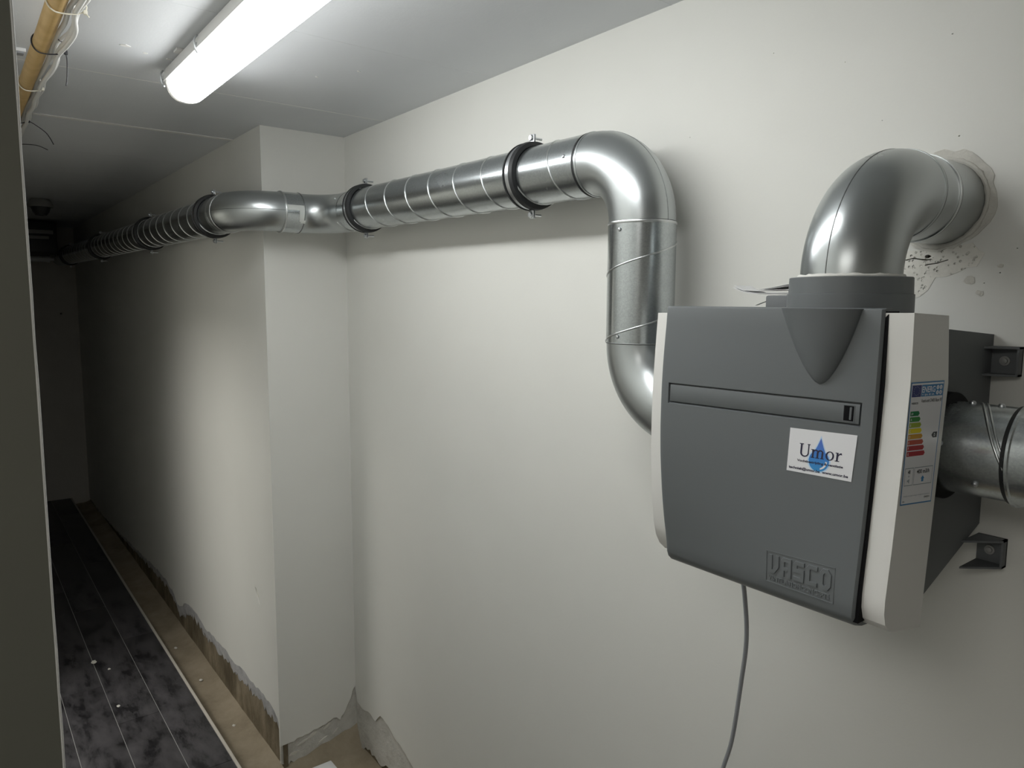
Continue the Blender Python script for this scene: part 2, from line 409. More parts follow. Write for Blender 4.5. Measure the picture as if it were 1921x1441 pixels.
# long pier wall
edge = [(-7.6, -1.82), (-7.23, -1.825), (-6.6, -1.80), (-5.962, -1.755), (-5.465, -1.719), (-4.955, -1.675), (-4.591, -1.656), (-4.40, -1.68), (-4.312, -1.722), (-4.22, -1.70), (-4.12, -1.65), (-3.985, -1.628), (-3.85, -1.635), (-3.735, -1.653),
        (-3.62, -1.64), (-3.503, -1.634), (-3.40, -1.625), (-3.256, -1.639), (-3.15, -1.617), (-3.069, -1.622), (-2.898, -1.615), (-2.772, -1.619), (-2.71, -1.643), (XP-0.0101, -1.655)]
e1 = jag(edge, 0.008, 0.03)
ch = [(-2.935, -1.168), (-2.905, -1.175), (-2.88, -1.195), (-2.868, -1.225), (-2.880, -1.230), (-2.90, -1.21), (-2.92, -1.195)]
wl = struct(obj('wall_left', sheet([e1+[(XP-0.0101, ZC+0.01), (-7.6, ZC+0.01)], jag(ch, 0.003, 0.02)], lambda x, z: (x, YP, z), (0, 0.010, 0)), M_WALL, ang=0.5), 'long white pier wall with a broken lower edge')
def scrape():
    bm = B(); n = 260; prev = None
    for i in range(n+1):
        x = -7.6+(XP-0.001+7.6)*i/n
        for (a, b) in zip(edge, edge[1:]):
            if a[0] <= x <= b[0]: zt = a[1]+(b[1]-a[1])*(x-a[0])/(b[0]-a[0])
        h = random.uniform(0.045, 0.085)*(0.35+0.65*min(1, max(0, (x+6.6)/2.4)))
        row = [bm.verts.new(p) for p in ((x, YP+0.004, zt+0.03), (x, YP+0.001+random.uniform(0, 0.002), zt-0.004+random.uniform(-0.006, 0.003)), (x, YP+0.003+random.uniform(0, 0.004), zt-h*0.5), (x, YP+0.0095+random.uniform(0, 0.002), zt-h), (x, YP+0.022, zt-h))]
        if prev:
            for k in range(4): bm.faces.new((prev[k], row[k], row[k+1], prev[k+1]))
        prev = row
    return bm
obj('scraped_plaster', scrape(), M_GREYPL, wl, ang=0.9)
obj('chip_bottom', sheet([blob(-2.90, -1.2, 0.05, 0.05, 8, 0.1)], lambda x, z: (x, YP+0.006, z), (0, 0.004, 0)), M_FILL, wl)
bm = B(); box(bm, -7.7, -2.72, YP+0.0125, YM+0.02, ZT-0.05, ZC+0.05); box(bm, -2.72, XP-0.0005, YP+0.0125, YP+0.03, ZT-0.05, -1.45)
obj('bare_render', bm, M_RENDER, wl)

# end wall with a small drilled hole, far-left and rear walls of the dark rooms
hole = [(0.797+0.0085*math.cos(2*PI*k/14), -0.131+0.0085*math.sin(2*PI*k/14)) for k in range(14)]
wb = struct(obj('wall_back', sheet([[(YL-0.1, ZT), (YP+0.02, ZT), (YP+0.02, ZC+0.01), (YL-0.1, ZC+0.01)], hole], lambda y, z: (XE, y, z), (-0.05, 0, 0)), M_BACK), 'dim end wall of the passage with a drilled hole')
bm = B(); box(bm, XE-0.12, XE-0.05, 0.7, 0.9, -0.25, 0); obj('hole_bottom', bm, M_DARK, wb)
bm = B(); box(bm, -0.54, XB, YL-1.2, YL-1.1, ZF, ZC+0.01); struct(obj('wall_side', bm, M_DIMW), 'plain wall left of the camera')
bm = B(); box(bm, XB, XB+0.1, YL-1.2, YM+0.12, ZT, ZC+0.01); struct(obj('wall_front', bm, M_DIMW), 'plain wall behind the camera')
bm = B(); box(bm, -5.0, -1.5, -1.75, -1.70, ZF, ZC+0.01); box(bm, -5.05, -5.0, -1.75, -0.10, ZF, ZC+0.01); struct(obj('wall_side_room', bm, M_WALL), 'white walls of the lit room beyond the doorway')
# wall between the passage and the room on its left; its end stands in the left foreground, its corner given a pale strip for the lit edge
bm = B(); box(bm, -1.50, -0.50, -1.70, 0.0385, ZF, ZC+0.01); box(bm, DX1, -1.50, -0.10, 0.0385, ZF, ZC+0.01); box(bm, XE-0.05, DX0, -0.10, 0.0385, ZF, ZC+0.01); box(bm, DX0, DX1, -0.10, 0.0385, 0.22, ZC+0.01)
pt = struct(obj('wall_partition', bm, M_WALL), 'dark wall end in the left foreground, side of the passage')
bm = B(); box(bm, -0.5006, -0.4998, -1.2, 0.0377, ZF+0.001, ZC-0.001); obj('end_shade_sheet', bm, M_JAMB, pt)  # dark sheet added so the wall end stays shaded under the fill
bm = B(); n = 90; prev = None
for i in range(n+1):
    z = ZF+0.002+(ZC-ZF)*i/n; j = random.uniform(-0.00025, 0.00025)
    row = [bm.verts.new((-0.52, 0.0392+j, z))]+[bm.verts.new((-0.5012+0.0013*math.sin(t), 0.0382+j+0.0011*math.cos(t), z)) for t in [PI/2*k/5 for k in range(6)]]+[bm.verts.new((-0.5003, 0.0365, z))]
    if prev:
        for k in range(len(row)-1): bm.faces.new((prev[k], row[k], row[k+1], prev[k+1]))
    prev = row
obj('edge_strip', bm, M_BEAD, pt)

# ------------------------------------------------------------------ ceiling lamp
LX0, LX1, LY = -2.205, -0.63, 0.550
lamp = thing('ceiling_lamp', (-1.42, LY, 0.525), 'long lit tube lamp with frosted cover on the ceiling', 'lamp')
def halfsec(x, wd, z0, z1, n=10):
    return [(x, LY+wd*math.cos(t), z1+(z1-z0)*-math.sin(t)) for t in [PI*k/n for k in range(n+1)]]
def loft(bm, rings, closed=False, mi=0):
    rs = [[bm.verts.new(p) for p in r] for r in rings]
    for a, c in zip(rs, rs[1:]):
        m = len(a)
        for k in range(m if closed else m-1): bm.faces.new((a[k], a[(k+1) % m], c[(k+1) % m], c[k])).material_index = mi
    return rs
ZD = 0.578
def dsec(x, k=1.0, kz=1.0):   # rounded-bottom cover section
    pts = []
    for t in [PI*i/16 for i in range(17)]:
        c, s = math.cos(t), math.sin(t)
        pts.append((x, LY+0.050*k*math.copysign(abs(c)**0.85, c), ZD-0.052*kz*abs(s)**0.9))
    return pts
bm = B(); loft(bm, [dsec(LX0+0.055), dsec(LX1-0.055)]); obj('diffuser', bm, M_LIGHT, lamp)
def endcap(x0, sgn):
    bm = B(); rs = [dsec(x0+sgn*0.055*(1-math.sin(a)), max(0.02, math.cos(a*0.93)**0.55), max(0.02, math.cos(a*0.93)**0.55)) for a in [PI/2*i/7 for i in range(8)]]
    loft(bm, rs); return bm
obj('end_cap', endcap(LX0, 1), M_CAP, lamp); obj('end_cap', endcap(LX1, -1), M_CAP, lamp)
bm = B(); pr = [(-0.046, 0), (-0.053, 0.002), (-0.053, 0.010), (-0.047, 0.034), (-0.036, 0.040), (0.036, 0.040), (0.047, 0.034), (0.053, 0.010), (0.053, 0.002), (0.046, 0)]
def hs(x, k): return [(x, LY+a*k, ZD-0.001+b) for a, b in pr]
rs = loft(bm, [hs(LX0-0.001, 0.55), hs(LX0+0.006, 0.8), hs(LX0+0.03, 1), hs(LX1-0.03, 1), hs(LX1-0.006, 0.8), hs(LX1+0.001, 0.55)], True)
bm.faces.new(rs[0]); bm.faces.new(rs[-1]); obj('housing', bm, M_HOUS, lamp)
def clip(x, y, parent):
    s = 1 if y > LY else -1
    bm = B(); sweep(bm, spline([(x, LY+s*0.050, ZD+0.030), (x+0.004, LY+s*0.058, ZD+0.018), (x, LY+s*0.056, ZD), (x+0.003, LY+s*0.052, ZD-0.010), (x+0.012, LY+s*0.0515, ZD-0.013)], 5), 0.0022, 8, True)
    box(bm, x-0.005, x+0.005, LY+s*0.054-0.003, LY+s*0.054+0.003, ZD+0.006, ZD+0.012)
    obj('clip', bm, M_BOLT, parent)
for x in (LX0+0.02, -1.85, -1.42, -0.98):
    clip(x, 0, lamp); clip(x, 1, lamp)
for x in (-2.02, -0.82):
    bm = B(); box(bm, x-0.016, x+0.016, LY-0.058, LY+0.058, ZC-0.006, ZC-0.0005); obj('ceiling_bracket', bm, M_HOUS, lamp)

# ------------------------------------------------------------------ ventilation duct along the wall
R = 0.068; YD, YD2, ZD1 = 1.137, 0.815, 0.306; XV, RB = -1.043, 0.135; XS = -2.563
duct = thing('ventilation_duct', (-3.5, 0.9, ZD1-R), 'galvanised spiral duct running along the wall under the ceiling', 'duct')
def helix(o, ax, a, b, length, pitch, ph=0, rr=R+0.0004, n=28, sgn=1):
    o, ax, a, b = map(Vector, (o, ax, a, b)); steps = max(2, int(length/pitch*n))
    return [o+ax*(length*i/steps)+(a*math.cos(t)+b*math.sin(t))*rr for i in range(steps+1) for t in [ph+sgn*2*PI*length*i/steps/pitch]]
def straight(p0, p1, parent, pitch=None, ph=0.0, sgn=1, mtl=None, r=R, seams=True):
    p0, p1 = Vector(p0), Vector(p1); ax = (p1-p0).normalized(); ln = (p1-p0).length
    bm = B(); n = max(1, int(ln/0.25)); sweep(bm, [p0+(p1-p0)*i/n for i in range(n+1)], r, 64)
    o = obj('straight_pipe', bm, mtl or M_PIPE, parent, ang=1)
    if pitch:
        ref = Vector((0, 0, 1)) if abs(ax.z) < 0.9 else Vector((0, -1, 0))
        a = ref; b = ax.cross(a)
        bm = B(); sweep(bm, helix(p0, ax, a, b, ln, pitch, ph, r+0.0002, sgn=sgn), 0.0019, 6)
        obj('spiral_seam', bm, M_SEAM, o, ang=3)
    return o
def ring(p, ax, parent, w=0.006, h=0.0022, m=M_SEAM, name='joint_ring', r=R):
    bm = B(); lathe(bm, [(-w/2, r-0.001), (-w/2, r+h*0.6), (-w/4, r+h), (w/4, r+h), (w/2, r+h*0.6), (w/2, r-0.001)], p, ax, 64)
    return obj(name, bm, m, parent, ang=0.9)
def elbow(c, a, b, rb, parent, r=R, mtl=None, seam=True):
    bm = B(); pts = arc(c, rb, a, b, n=22); sweep(bm, pts, r, 64)
    o = obj('elbow', bm, mtl or M_ELBOW, parent, ang=2)
    if seam:
        bm = B(); sweep(bm, arc(c, rb+r-0.0002, a, b, n=26), 0.0009, 6); obj('weld_seam', bm, M_SEAMLINE, o, ang=3)
    return o
def screw(p, n, parent):
    p, n = Vector(p), Vector(n).normalized()
    bm = B(); lathe(bm, [(-0.001, 0.0042), (0.0012, 0.0042), (0.0030, 0.0030), (0.0036, 0.0008), (0.0036, 0.0001)], p, n, 12); obj('screw', bm, M_BOLT, parent)
# pier run
zp = lambda x: ZD1+0.0105*(XS-0.13-x)       # the run rises slightly towards the far end
straight((XE+0.02, YD2, zp(XE+0.02)), (XS-0.15, YD2, ZD1), duct, 0.13, 1.4, 1)
bm = B(); sweep(bm, [(XS-0.20, YD2, ZD1), (XS-0.13, YD2, ZD1)], R+0.0012, 64); obj('collar', bm, M_ELBOW, duct, ang=1)
ring((XS-0.138, YD2, ZD1), (1, 0, 0), duct, 0.004, 0.0026)
elbow((XS-0.13, YD2+0.13, ZD1), (0, -1, 0), (1, 0, 0), 0.13, duct)
YC = (YD+YD2)/2
bm = B(); sweep(bm, [(XS, YC-0.035, ZD1), (XS, YC+0.035, ZD1)], R+0.0018, 64); cp = obj('coupling', bm, M_PIPE, duct, ang=1)
ring((XS, YC-0.032, ZD1), (0, 1, 0), duct, 0.006, 0.0045); ring((XS, YC+0.032, ZD1), (0, 1, 0), duct, 0.004, 0.003, M_SEAMLINE)
def patch(name, y0, y1, a0, a1, rr, n=10):   # curved sticker on the coupling (axis along y)
    bm = B(); g = [[bm.verts.new((XS+rr*math.cos(t), y, ZD1+rr*math.sin(t))) for y in (y0, y1)] for t in [a0+(a1-a0)*i/n for i in range(n+1)]]
    for p, q in zip(g, g[1:]): bm.faces.new((p[0], p[1], q[1], q[0]))
    return obj(name, bm, M_TAPE, cp)
patch('tape', YC-0.03, YC+0.031, 0.02, 0.28, R+0.0024); patch('tape', YC+0.013, YC+0.031, -0.55, 0.02, R+0.0026); patch('tape', YC+0.019, YC+0.036, -0.62, -0.45, R+0.0030)
elbow((XS+0.13, YD-0.13, ZD1), (-1, 0, 0), (0, 1, 0), 0.13, duct, seam=False)
# main run
bm = B(); sweep(bm, [(XS+0.128, YD, ZD1), (XS+0.19, YD, ZD1)], R+0.0005, 64); obj('collar', bm, M_ELBOW, duct, ang=1)
screw((XS+0.155, YD-R*0.8, ZD1+R*0.6), (0, -0.8, 0.6), duct)
ZM = 0.294
straight((XS+0.17, YD, ZD1), (XV-RB, YD, ZM), duct, 0.127, 2.2, 1)
ring((XV-RB-0.007, YD, ZM), (1, 0, 0), duct, 0.005, 0.0012, M_RUBBER); ring((XV-RB+0.001, YD, ZM), (1, 0, 0), duct, 0.005, 0.0016, M_ELBOW)
screw((XV-RB-0.035, YD-R*0.97, ZM+R*0.22), (0, -0.97, 0.22), duct)
elbow((XV-RB, YD, ZM-RB), (0, 0, 1), (1, 0, 0), RB, duct)
ZV0, ZV1 = ZM-RB-0.003, -0.085
ring((XV, YD, ZV0+0.001), (0, 0, 1), duct, 0.006, 0.0022)
straight((XV, YD, ZV1), (XV, YD, ZV0), duct, 0.135, 5.35, 1, r=R+0.0012)
ring((XV, YD, ZV1), (0, 0, 1), duct, 0.003, 0.0016, M_SEAMLINE)
va = Vector((0.06, -1.0, 0)).normalized()
for z in (ZV0-0.014, ZV1+0.014): screw(Vector((XV, YD, z))+va*(R+0.001), va, duct)
elbow((XV+RB, YD, ZV1), (-1, 0, 0), (0, 0, -1), RB, duct)
straight((XV+RB, YD, ZV1-RB), (-0.757, YD, ZV1-RB), duct)

# pipe clamps
CG = 'black lined pipe clamps on the duct'
ZK = ZD1; ZD1 = ZM+0.003
cl = thing('pipe_clamp', (-1.40, YD, ZD1-R), 'black lined pipe clamp beside the upper duct bend above the unit', 'clamp', CG)
o_ = Vector((-1.40, YD, ZD1)); X = (1, 0, 0); q = R+0.0008
bm = B(); lathe(bm, [(-0.017, q), (-0.017, q+0.0100), (-0.0115, q+0.0110), (-0.010, q+0.0045), (0.006, q+0.0045), (0.007, q+0.0115), (0.019, q+0.0095), (0.021, q+0.004), (0.021, q), (-0.017, q)], o_, X, 64); obj('rubber_lining', bm, M_RUBBER, cl)
bm = B(); lathe(bm, [(-0.0095, q+0.004), (-0.0095, q+0.0088), (0.0060, q+0.0088), (0.0060, q+0.004), (-0.0095, q+0.004)], o_, X, 64); obj('clamp_band', bm, M_BOLT, cl)
for s in (1, -1):
    for dy in (-0.0032, 0.0012):
        bm = B(); z0, z1 = sorted((ZD1+s*(q+0.005), ZD1+s*(q+0.0300)))
        box(bm, o_.x-0.0085, o_.x+0.0085, YD+dy, YD+dy+0.002, z0, z1, bev=0.0006); obj('ear', bm, M_BOLT, cl)
    bm = B(); zz = ZD1+s*(q+0.0215)
    lathe(bm, [(0, 0.0001), (0, 0.0056), (0.0040, 0.0068), (0.0048, 0.0068), (0.0048, 0.0028), (0.036, 0.0028), (0.036, 0.0001)], (o_.x, YD-0.0085, zz), (0, 1, 0), 14); obj('bolt', bm, M_BOLT, cl)
bm = B(); cyl(bm, (o_.x, YD+q+0.004, ZD1), (o_.x, YM+0.0, ZD1), 0.004, 12); cyl(bm, (o_.x, YD+q+0.005, ZD1), (o_.x, YD+q+0.013, ZD1), 0.008, 6); cyl(bm, (o_.x, YM-0.006, ZD1), (o_.x, YM, ZD1), 0.011, 16); obj('wall_rod', bm, M_BOLT, cl)
ZD1 = ZK
for (x, y, lab) in ((-2.285, YD, 'black lined pipe clamp just right of the double bend at the corner'), (-2.885, YD2, 'black lined pipe clamp at the corner, just left of the double bend'),
                    (-3.96, YD2, 'black lined pipe clamp midway along the duct on the long pier wall'), (-5.41, YD2, 'black lined pipe clamp in the dim stretch of duct, second from the far end'), (-6.9, YD2, 'black lined pipe clamp in the dark, nearest the far end wall')):
    c = copy_tree(cl); put(c, (x, y, (zp(x) if y == YD2 else ZD1)-R)); c['label'] = lab

# ------------------------------------------------------------------ ventilation unit
unit = thing('ventilation_unit', (-0.6, 1.08, -0.43), 'dark grey and white wall mounted ventilation unit with round outlets', 'ventilation unit')
XL, XR = -0.762, -0.4285                   # front panel
def interp(pts, z):
    if z >= pts[0][1]: return pts[0][0]
    for (a, b) in zip(pts, pts[1:]):
        if b[1] <= z <= a[1]:
            t = (z-a[1])/(b[1]-a[1]); return a[0]+(b[0]-a[0])*t
    return pts[-1][0]
LP = [(0.894, -0.012), (0.8875, -0.07), (0.884, -0.128), (0.8835, -0.175), (0.884, -0.222), (0.889, -0.28), (0.895, -0.328), (0.905, -0.38), (0.911, -0.404)]
RP = [(0.900, -0.010), (0.897, -0.086), (0.8945, -0.151), (0.890, -0.198), (0.884, -0.26), (0.878, -0.31), (0.8715, -0.36), (0.8675, -0.388)]
def sm(pts, z):
    return sum(interp(pts, z+d) for d in (-0.03, -0.015, 0, 0.015, 0.03))/5
def fy(x, z):
    u = (x-XL)/(XR-XL); return sm(LP, z)*(1-u)+sm(RP, z)*u-0.003
def zb(x):
    u = (x-XL)/(XR-XL); return -0.405*(1-u)+-0.388*u      # bottom of the panel face, before the rounded lip
ZTOP = -0.0105
def front_panel():
    bm = B()
    sx0, sx1 = -0.7455, -0.4470
    def slot(x):                               # top and bottom of the recessed strip
        u = (x-sx0)/(sx1-sx0); return -0.1256+0.0012*u, -0.1557+0.0022*u
    e = 0.0006
    us = [XL, XL+0.0015, XL+0.004]+[XL+0.004+(sx0-e-XL-0.004)*k/2 for k in (1,)]+[sx0-e, sx0+e]+[sx0+(sx1-sx0)*k/14 for k in range(1, 14)]+[sx1-e, sx1+e, XR-0.007, XR-0.003, XR-0.0012, XR]
    rows = [('t', k/5) for k in range(0, 5)]+[('s0', -e), ('s0', e), ('s1', 0.0014), ('s1', -0.0012)]+[('b', k/14) for k in range(1, 15)]
    lip = [(0.0, -0.0), (0.0035, -0.0085), (0.010, -0.0145), (0.020, -0.0175), (0.034, -0.0185)]
    g = []
    for (kind, t) in rows:
        r = []
        for x in us:
            st, sb = slot(min(max(x, sx0), sx1))
            z = ZTOP+(st-e*2-ZTOP)*t if kind == 't' else st-t if kind == 's0' and False else None
            if kind == 't': z = ZTOP+(st+2*e-ZTOP)*t
            elif kind == 's0': z = st-t
            elif kind == 's1': z = sb+t
            else: z = sb-0.0012+(zb(x)-sb+0.0012)*t
            y = fy(x, z)
            d = min(x-XL, XR-x)
            y += 0.0035*max(0, 1-d/0.004)**2
            if kind in ('s0', 's1') and t > 0 and sx0 < x < sx1: y += 0.0065
            r.append(bm.verts.new((x, y, z)))
        g.append(r)
    for (dy, dz) in lip[1:]:
        r = []
        for i, x in enumerate(us):
            p = g[len(rows)-1][i].co; r.append(bm.verts.new((x, p.y+dy, p.z+dz)))
        g.append(r)
    top = [[bm.verts.new((x, fy(x, ZTOP)+dy+0.0035*max(0, 1-min(x-XL, XR-x)/0.004)**2, ZTOP+dz)) for x in us] for dy, dz in ((0.03, 0.0035), (0.003, 0.0035), (0.0008, 0.0022))]
    g = top+g
    for a, b in zip(g, g[1:]):
        for k in range(len(us)-1): bm.faces.new((a[k], a[k+1], b[k+1], b[k]))
    for k, s in ((0, 0), (len(us)-1, 1)):      # side walls
        col = [r[k] for r in g]; bk = [bm.verts.new((v.co.x, max(v.co.y, min(v.co.y+0.014, 0.97)), v.co.z)) for v in col]
        for i in range(len(col)-1): bm.faces.new((col[i], col[i+1], bk[i+1], bk[i]))
    return bm, slot, sx0, sx1
bm, slot, sx0, sx1 = front_panel()
fp = obj('front_panel', bm, M_GREY, unit, ang=0.55)
# recessed strip cover and latch
def strip():
    bm = B(); n = 14; g = []
    x0, x1 = sx0+0.0022, sx1-0.0022
    for i in range(n+1):
        x = x0+(x1-x0)*i/n; st, sb = slot(x)
        g.append([bm.verts.new((x, fy(x, z)+dy, z)) for z, dy in ((st-0.0018, 0.006), (st-0.0018, 0.0017), (st-0.003, 0.0012), (sb+0.0028, 0.0012), (sb+0.0020, 0.0017), (sb+0.0020, 0.006))])
    for a, b in zip(g, g[1:]):
        for k in range(5): bm.faces.new((a[k], b[k], b[k+1], a[k+1]))
    bm.faces.new(g[0]); bm.faces.new(g[-1][::-1])
    return bm
obj('strip_cover', strip(), M_GREY, unit)
def pbox(bm, x0, x1, z0, z1, out, depth, mi=0, bev=0.0):   # box lying on the panel's front
    y = min(fy(x0, (z0+z1)/2), fy(x1, (z0+z1)/2)); vs = []
    for z in (z0, z1):
        for dy in (-out, depth):
            for x in (x0, x1): vs.append(bm.verts.new((x, fy(x, z)+dy, z)))
    fs = [bm.faces.new([vs[i] for i in q_]) for q_ in ((0, 2, 3, 1), (4, 5, 7, 6), (0, 1, 5, 4), (1, 3, 7, 5), (3, 2, 6, 7), (2, 0, 4, 6))]
    for f in fs: f.material_index = mi
    if bev: bmesh.ops.bevel(bm, geom=list({e for f in fs for e in f.edges}), offset=bev, segments=2, affect='EDGES')
lx0, lx1 = -0.4690, -0.4560
bm = B(); pbox(bm, lx0, lx1, -0.1488, -0.1292, -0.0010, 0.004, bev=0.0003); lt = obj('latch', bm, M_BLACK, unit)
bm = B(); pbox(bm, lx0+0.0075, lx0+0.0105, -0.1470, -0.1310, -0.0002, 0.004, bev=0.0004); obj('latch_rib', bm, M_GREY, lt)
bm = B()
for (a, b, c, d) in ((lx0-0.0010, lx1+0.0010, -0.1292, -0.1281), (lx0-0.0010, lx1+0.0010, -0.1499, -0.1488), (lx0-0.0010, lx0, -0.1499, -0.1281), (lx1, lx1+0.0010, -0.1499, -0.1281)): pbox(bm, a, b, c, d, -0.0008, 0.004)
obj('latch_frame', bm, M_GREY, lt)
# black strip standing in for the shade between the panel and the white cover
bm = B(); g = []
for i in range(25):
    z = ZTOP+(-0.396-ZTOP)*i/24
    g.append([bm.verts.new(p) for p in ((XR-0.003, fy(XR, z)+0.0045, z), (XR+0.0042, fy(XR, z)+0.0042, z), (XR+0.0042, fy(XR, z)+0.03, z))])
for a, b in zip(g, g[1:]):
    for k in range(2): bm.faces.new((a[k], a[k+1], b[k+1], b[k]))
obj('gap_shade', bm, M_BLACK, unit)
# half-round fairing on the panel under the collar
def fairing():
    bm = B(); xc, rt_, zt_, ze = -0.5085, 0.0545, ZTOP+0.0025, -0.1065; g = []; n = 22; m = 24
    for i in range(m+1):
        t = i/m; z = zt_+(ze-zt_)*t; r = rt_*(max(0, 1-t)**0.62) if i < m else 0.0005
        xm = xc+0.006*t
        g.append([bm.verts.new((xm-r*math.cos(a), fy(xm-r*math.cos(a), z)+0.001-r*0.5*math.sin(a), z)) for a in [PI*k/n for k in range(n+1)]])
    for a, b in zip(g, g[1:]):
        for k in range(n): bm.faces.new((a[k], a[k+1], b[k+1], b[k]))
    bm.faces.new(g[0]); return bm
obj('collar_fairing', fairing(), M_GREY, unit, ang=0.9)
# white cover: side profiles lofted from left to right
WL = [(0.990, -0.020), (0.899, -0.018), (0.8945, -0.075), (0.891, -0.132), (0.890, -0.19), (0.8905, -0.245), (0.895, -0.31), (0.902, -0.363), (0.908, -0.385), (0.918, -0.402), (0.932, -0.414), (0.949, -0.420), (0.969, -0.422), (0.990, -0.21)]
WR = [(0.991, -0.016), (0.896, -0.012), (0.897, -0.050), (0.8975, -0.096), (0.892, -0.17), (0.884, -0.242), (0.877, -0.30), (0.869, -0.358), (0.8685, -0.375), (0.873, -0.390), (0.885, -0.401), (0.903, -0.406), (0.969, -0.418), (1.003, -0.102)]
xw0, xw1 = -0.790, -0.395
bm = B(); n = 12
loft_r = [[(xw0+(xw1-xw0)*t, a[0]+(b[0]-a[0])*t+0.0045, a[1]+(b[1]-a[1])*t) for a, b in zip(WL, WR)] for t in [k/n for k in range(n+1)]]
rs = loft(bm, loft_r, True); bm.faces.new(rs[0]); bm.faces.new(rs[-1])
wc = obj('white_cover', bm, M_WHITE, unit, ang=0.5)
# rear housing with sloping underside
bm = B(); pf = [(0.965, -0.024), (1.089, -0.036), (1.2495, -0.047), (1.2495, -0.340), (1.236, -0.345), (1.056, -0.414), (0.965, -0.405)]
rs = loft(bm, [[(x, y, z) for y, z in pf] for x in (-0.757, -0.431)], True); bm.faces.new(rs[0]); bm.faces.new(rs[-1])
obj('rear_housing', bm, M_GREYB, unit, ang=0.4)
# collar on top
CX, CY = -0.520, 0.985
bm = B(); lathe(bm, [(-0.028, 0.0805), (0.011, 0.0800), (0.0115, 0.0785), (0.0325, 0.0780), (0.0335, 0.0770), (0.0335, 0.066)], (CX, CY, 0), (0, 0, 1), 72); obj('outlet_collar', bm, M_GREY, unit, ang=0.5)
# spare capped spigot behind, partly hidden
bm = B(); box(bm, -0.690, -0.612, 1.045, 1.16, -0.04, 0.0105, bev=0.003); obj('spigot_cap', bm, M_GREYB, unit)
# side collar to the right-hand pipe
RY, RZ = 1.093, -0.197
bm = B(); lathe(bm, [(0, 0.0745), (0.012, 0.0745), (0.0135, 0.073), (0.0135, 0.05)], (-0.4315, RY, RZ), (1, 0, 0), 64); obj('side_collar', bm, M_BLACK, unit, ang=0.5)
# wall brackets
def bracket(z1, z0, yf=1.214):
    bm = B(); x0, x1 = -0.431, -0.391
    box(bm, x0, x1, 1.2465, 1.2496, z0, z1)                       # plate
    for z in (z0, z1-0.003):
        vs = [[bm.verts.new(p) for p in ((x0, yf, zz), (x1, 1.2325, zz), (x1, 1.2496, zz), (x0, 1.2496, zz))] for zz in (z, z+0.003)]
        for k in range(4): bm.faces.new((vs[0][k], vs[0][(k+1) % 4], vs[1][(k+1) % 4], vs[1][k]))
        bm.faces.new(vs[0]); bm.faces.new(vs[1])
    box(bm, x1-0.003, x1, 1.2325, 1.2496, z0, z1)
    b_ = obj('wall_bracket', bm, M_GREYB, unit)
    bm = B(); zc = (z0+z1)/2
    lathe(bm, [(0, 0.0072), (0.0022, 0.0072), (0.0024, 0.0045), (0.005, 0.0042), (0.006, 0.002), (0.006, 0.0001)], (-0.413, 1.2466, zc), (0, -1, 0), 16); obj('bracket_screw', bm, M_DIM, b_)
bracket(-0.064, -0.1075); bracket(-0.355, -0.3985, 1.185)

# ---- flat prints and lettering: multi-material meshes laid on a quad
def text_polys(s, bold=0.0):
    cu = D.curves.new('lettering', 'FONT'); cu.body = s; cu.size = 1.0; cu.resolution_u = 3; cu.offset = bold
    o = D.objects.new('lettering', cu); COL.objects.link(o)
    dg = bpy.context.evaluated_depsgraph_get(); me = D.meshes.new_from_object(o.evaluated_get(dg))
    vs = [(v.co.x, v.co.y) for v in me.vertices]; fs = [tuple(p.vertices) for p in me.polygons]
    D.objects.remove(o); D.curves.remove(cu); D.meshes.remove(me)
    return vs, fs
class Print:
    """collects flat polygons in label coordinates (0..W, 0..H, y up) and maps them on the surface"""
    def __init__(s): s.v = []; s.f = []; s.m = []
    def poly(s, pts, mi, lay): 
        i = len(s.v); s.v += [(x, y, lay) for x, y in pts]; s.f.append(tuple(range(i, i+len(pts)))); s.m.append(mi)
    def rect(s, x0, y0, x1, y1, mi, lay): s.poly([(x0, y0), (x1, y0), (x1, y1), (x0, y1)], mi, lay)
    def line(s, pts, w, mi, lay, close=False):
        pp = pts+[pts[0]] if close else pts
        for a, b in zip(pp, pp[1:]):
            dx, dy = b[0]-a[0], b[1]-a[1]; l = math.hypot(dx, dy) or 1; nx, ny = -dy/l*w/2, dx/l*w/2; ex, ey = dx/l*w/2, dy/l*w/2
            s.poly([(a[0]-nx-ex, a[1]-ny-ey), (b[0]-nx+ex, b[1]-ny+ey), (b[0]+nx+ex, b[1]+ny+ey), (a[0]+nx-ex, a[1]+ny-ey)], mi, lay)
    def text(s, t, x, y, h, mi, lay, width=None, bold=0.02, center=False):
        vs, fs = text_polys(t, bold)
        xa = min(v[0] for v in vs); xb = max(v[0] for v in vs); k = h/0.70; kx = k if not width else width/(xb-xa)
        if center: x -= (xb-xa)*kx/2
        i = len(s.v); s.v += [(x+(v[0]-xa)*kx, y+v[1]*k, lay) for v in vs]
        for f in fs: s.f.append(tuple(i+j for j in f)); s.m.append(mi)
    def mesh(s, to3):
        bm = B(); vv = [bm.verts.new(to3(*p)) for p in s.v]
        for f, m in zip(s.f, s.m):
            try: bm.faces.new([vv[i] for i in f]).material_index = m
            except ValueError: pass
        return bm
def quadmap(tl_, tr_, br_, bl_, W, H):
    def q2(x, y):
        u, v = x/W, y/H
        return tuple((bl_[i]*(1-u)+br_[i]*u)*(1-v)+(tl_[i]*(1-u)+tr_[i]*u)*v for i in (0, 1))
    return q2
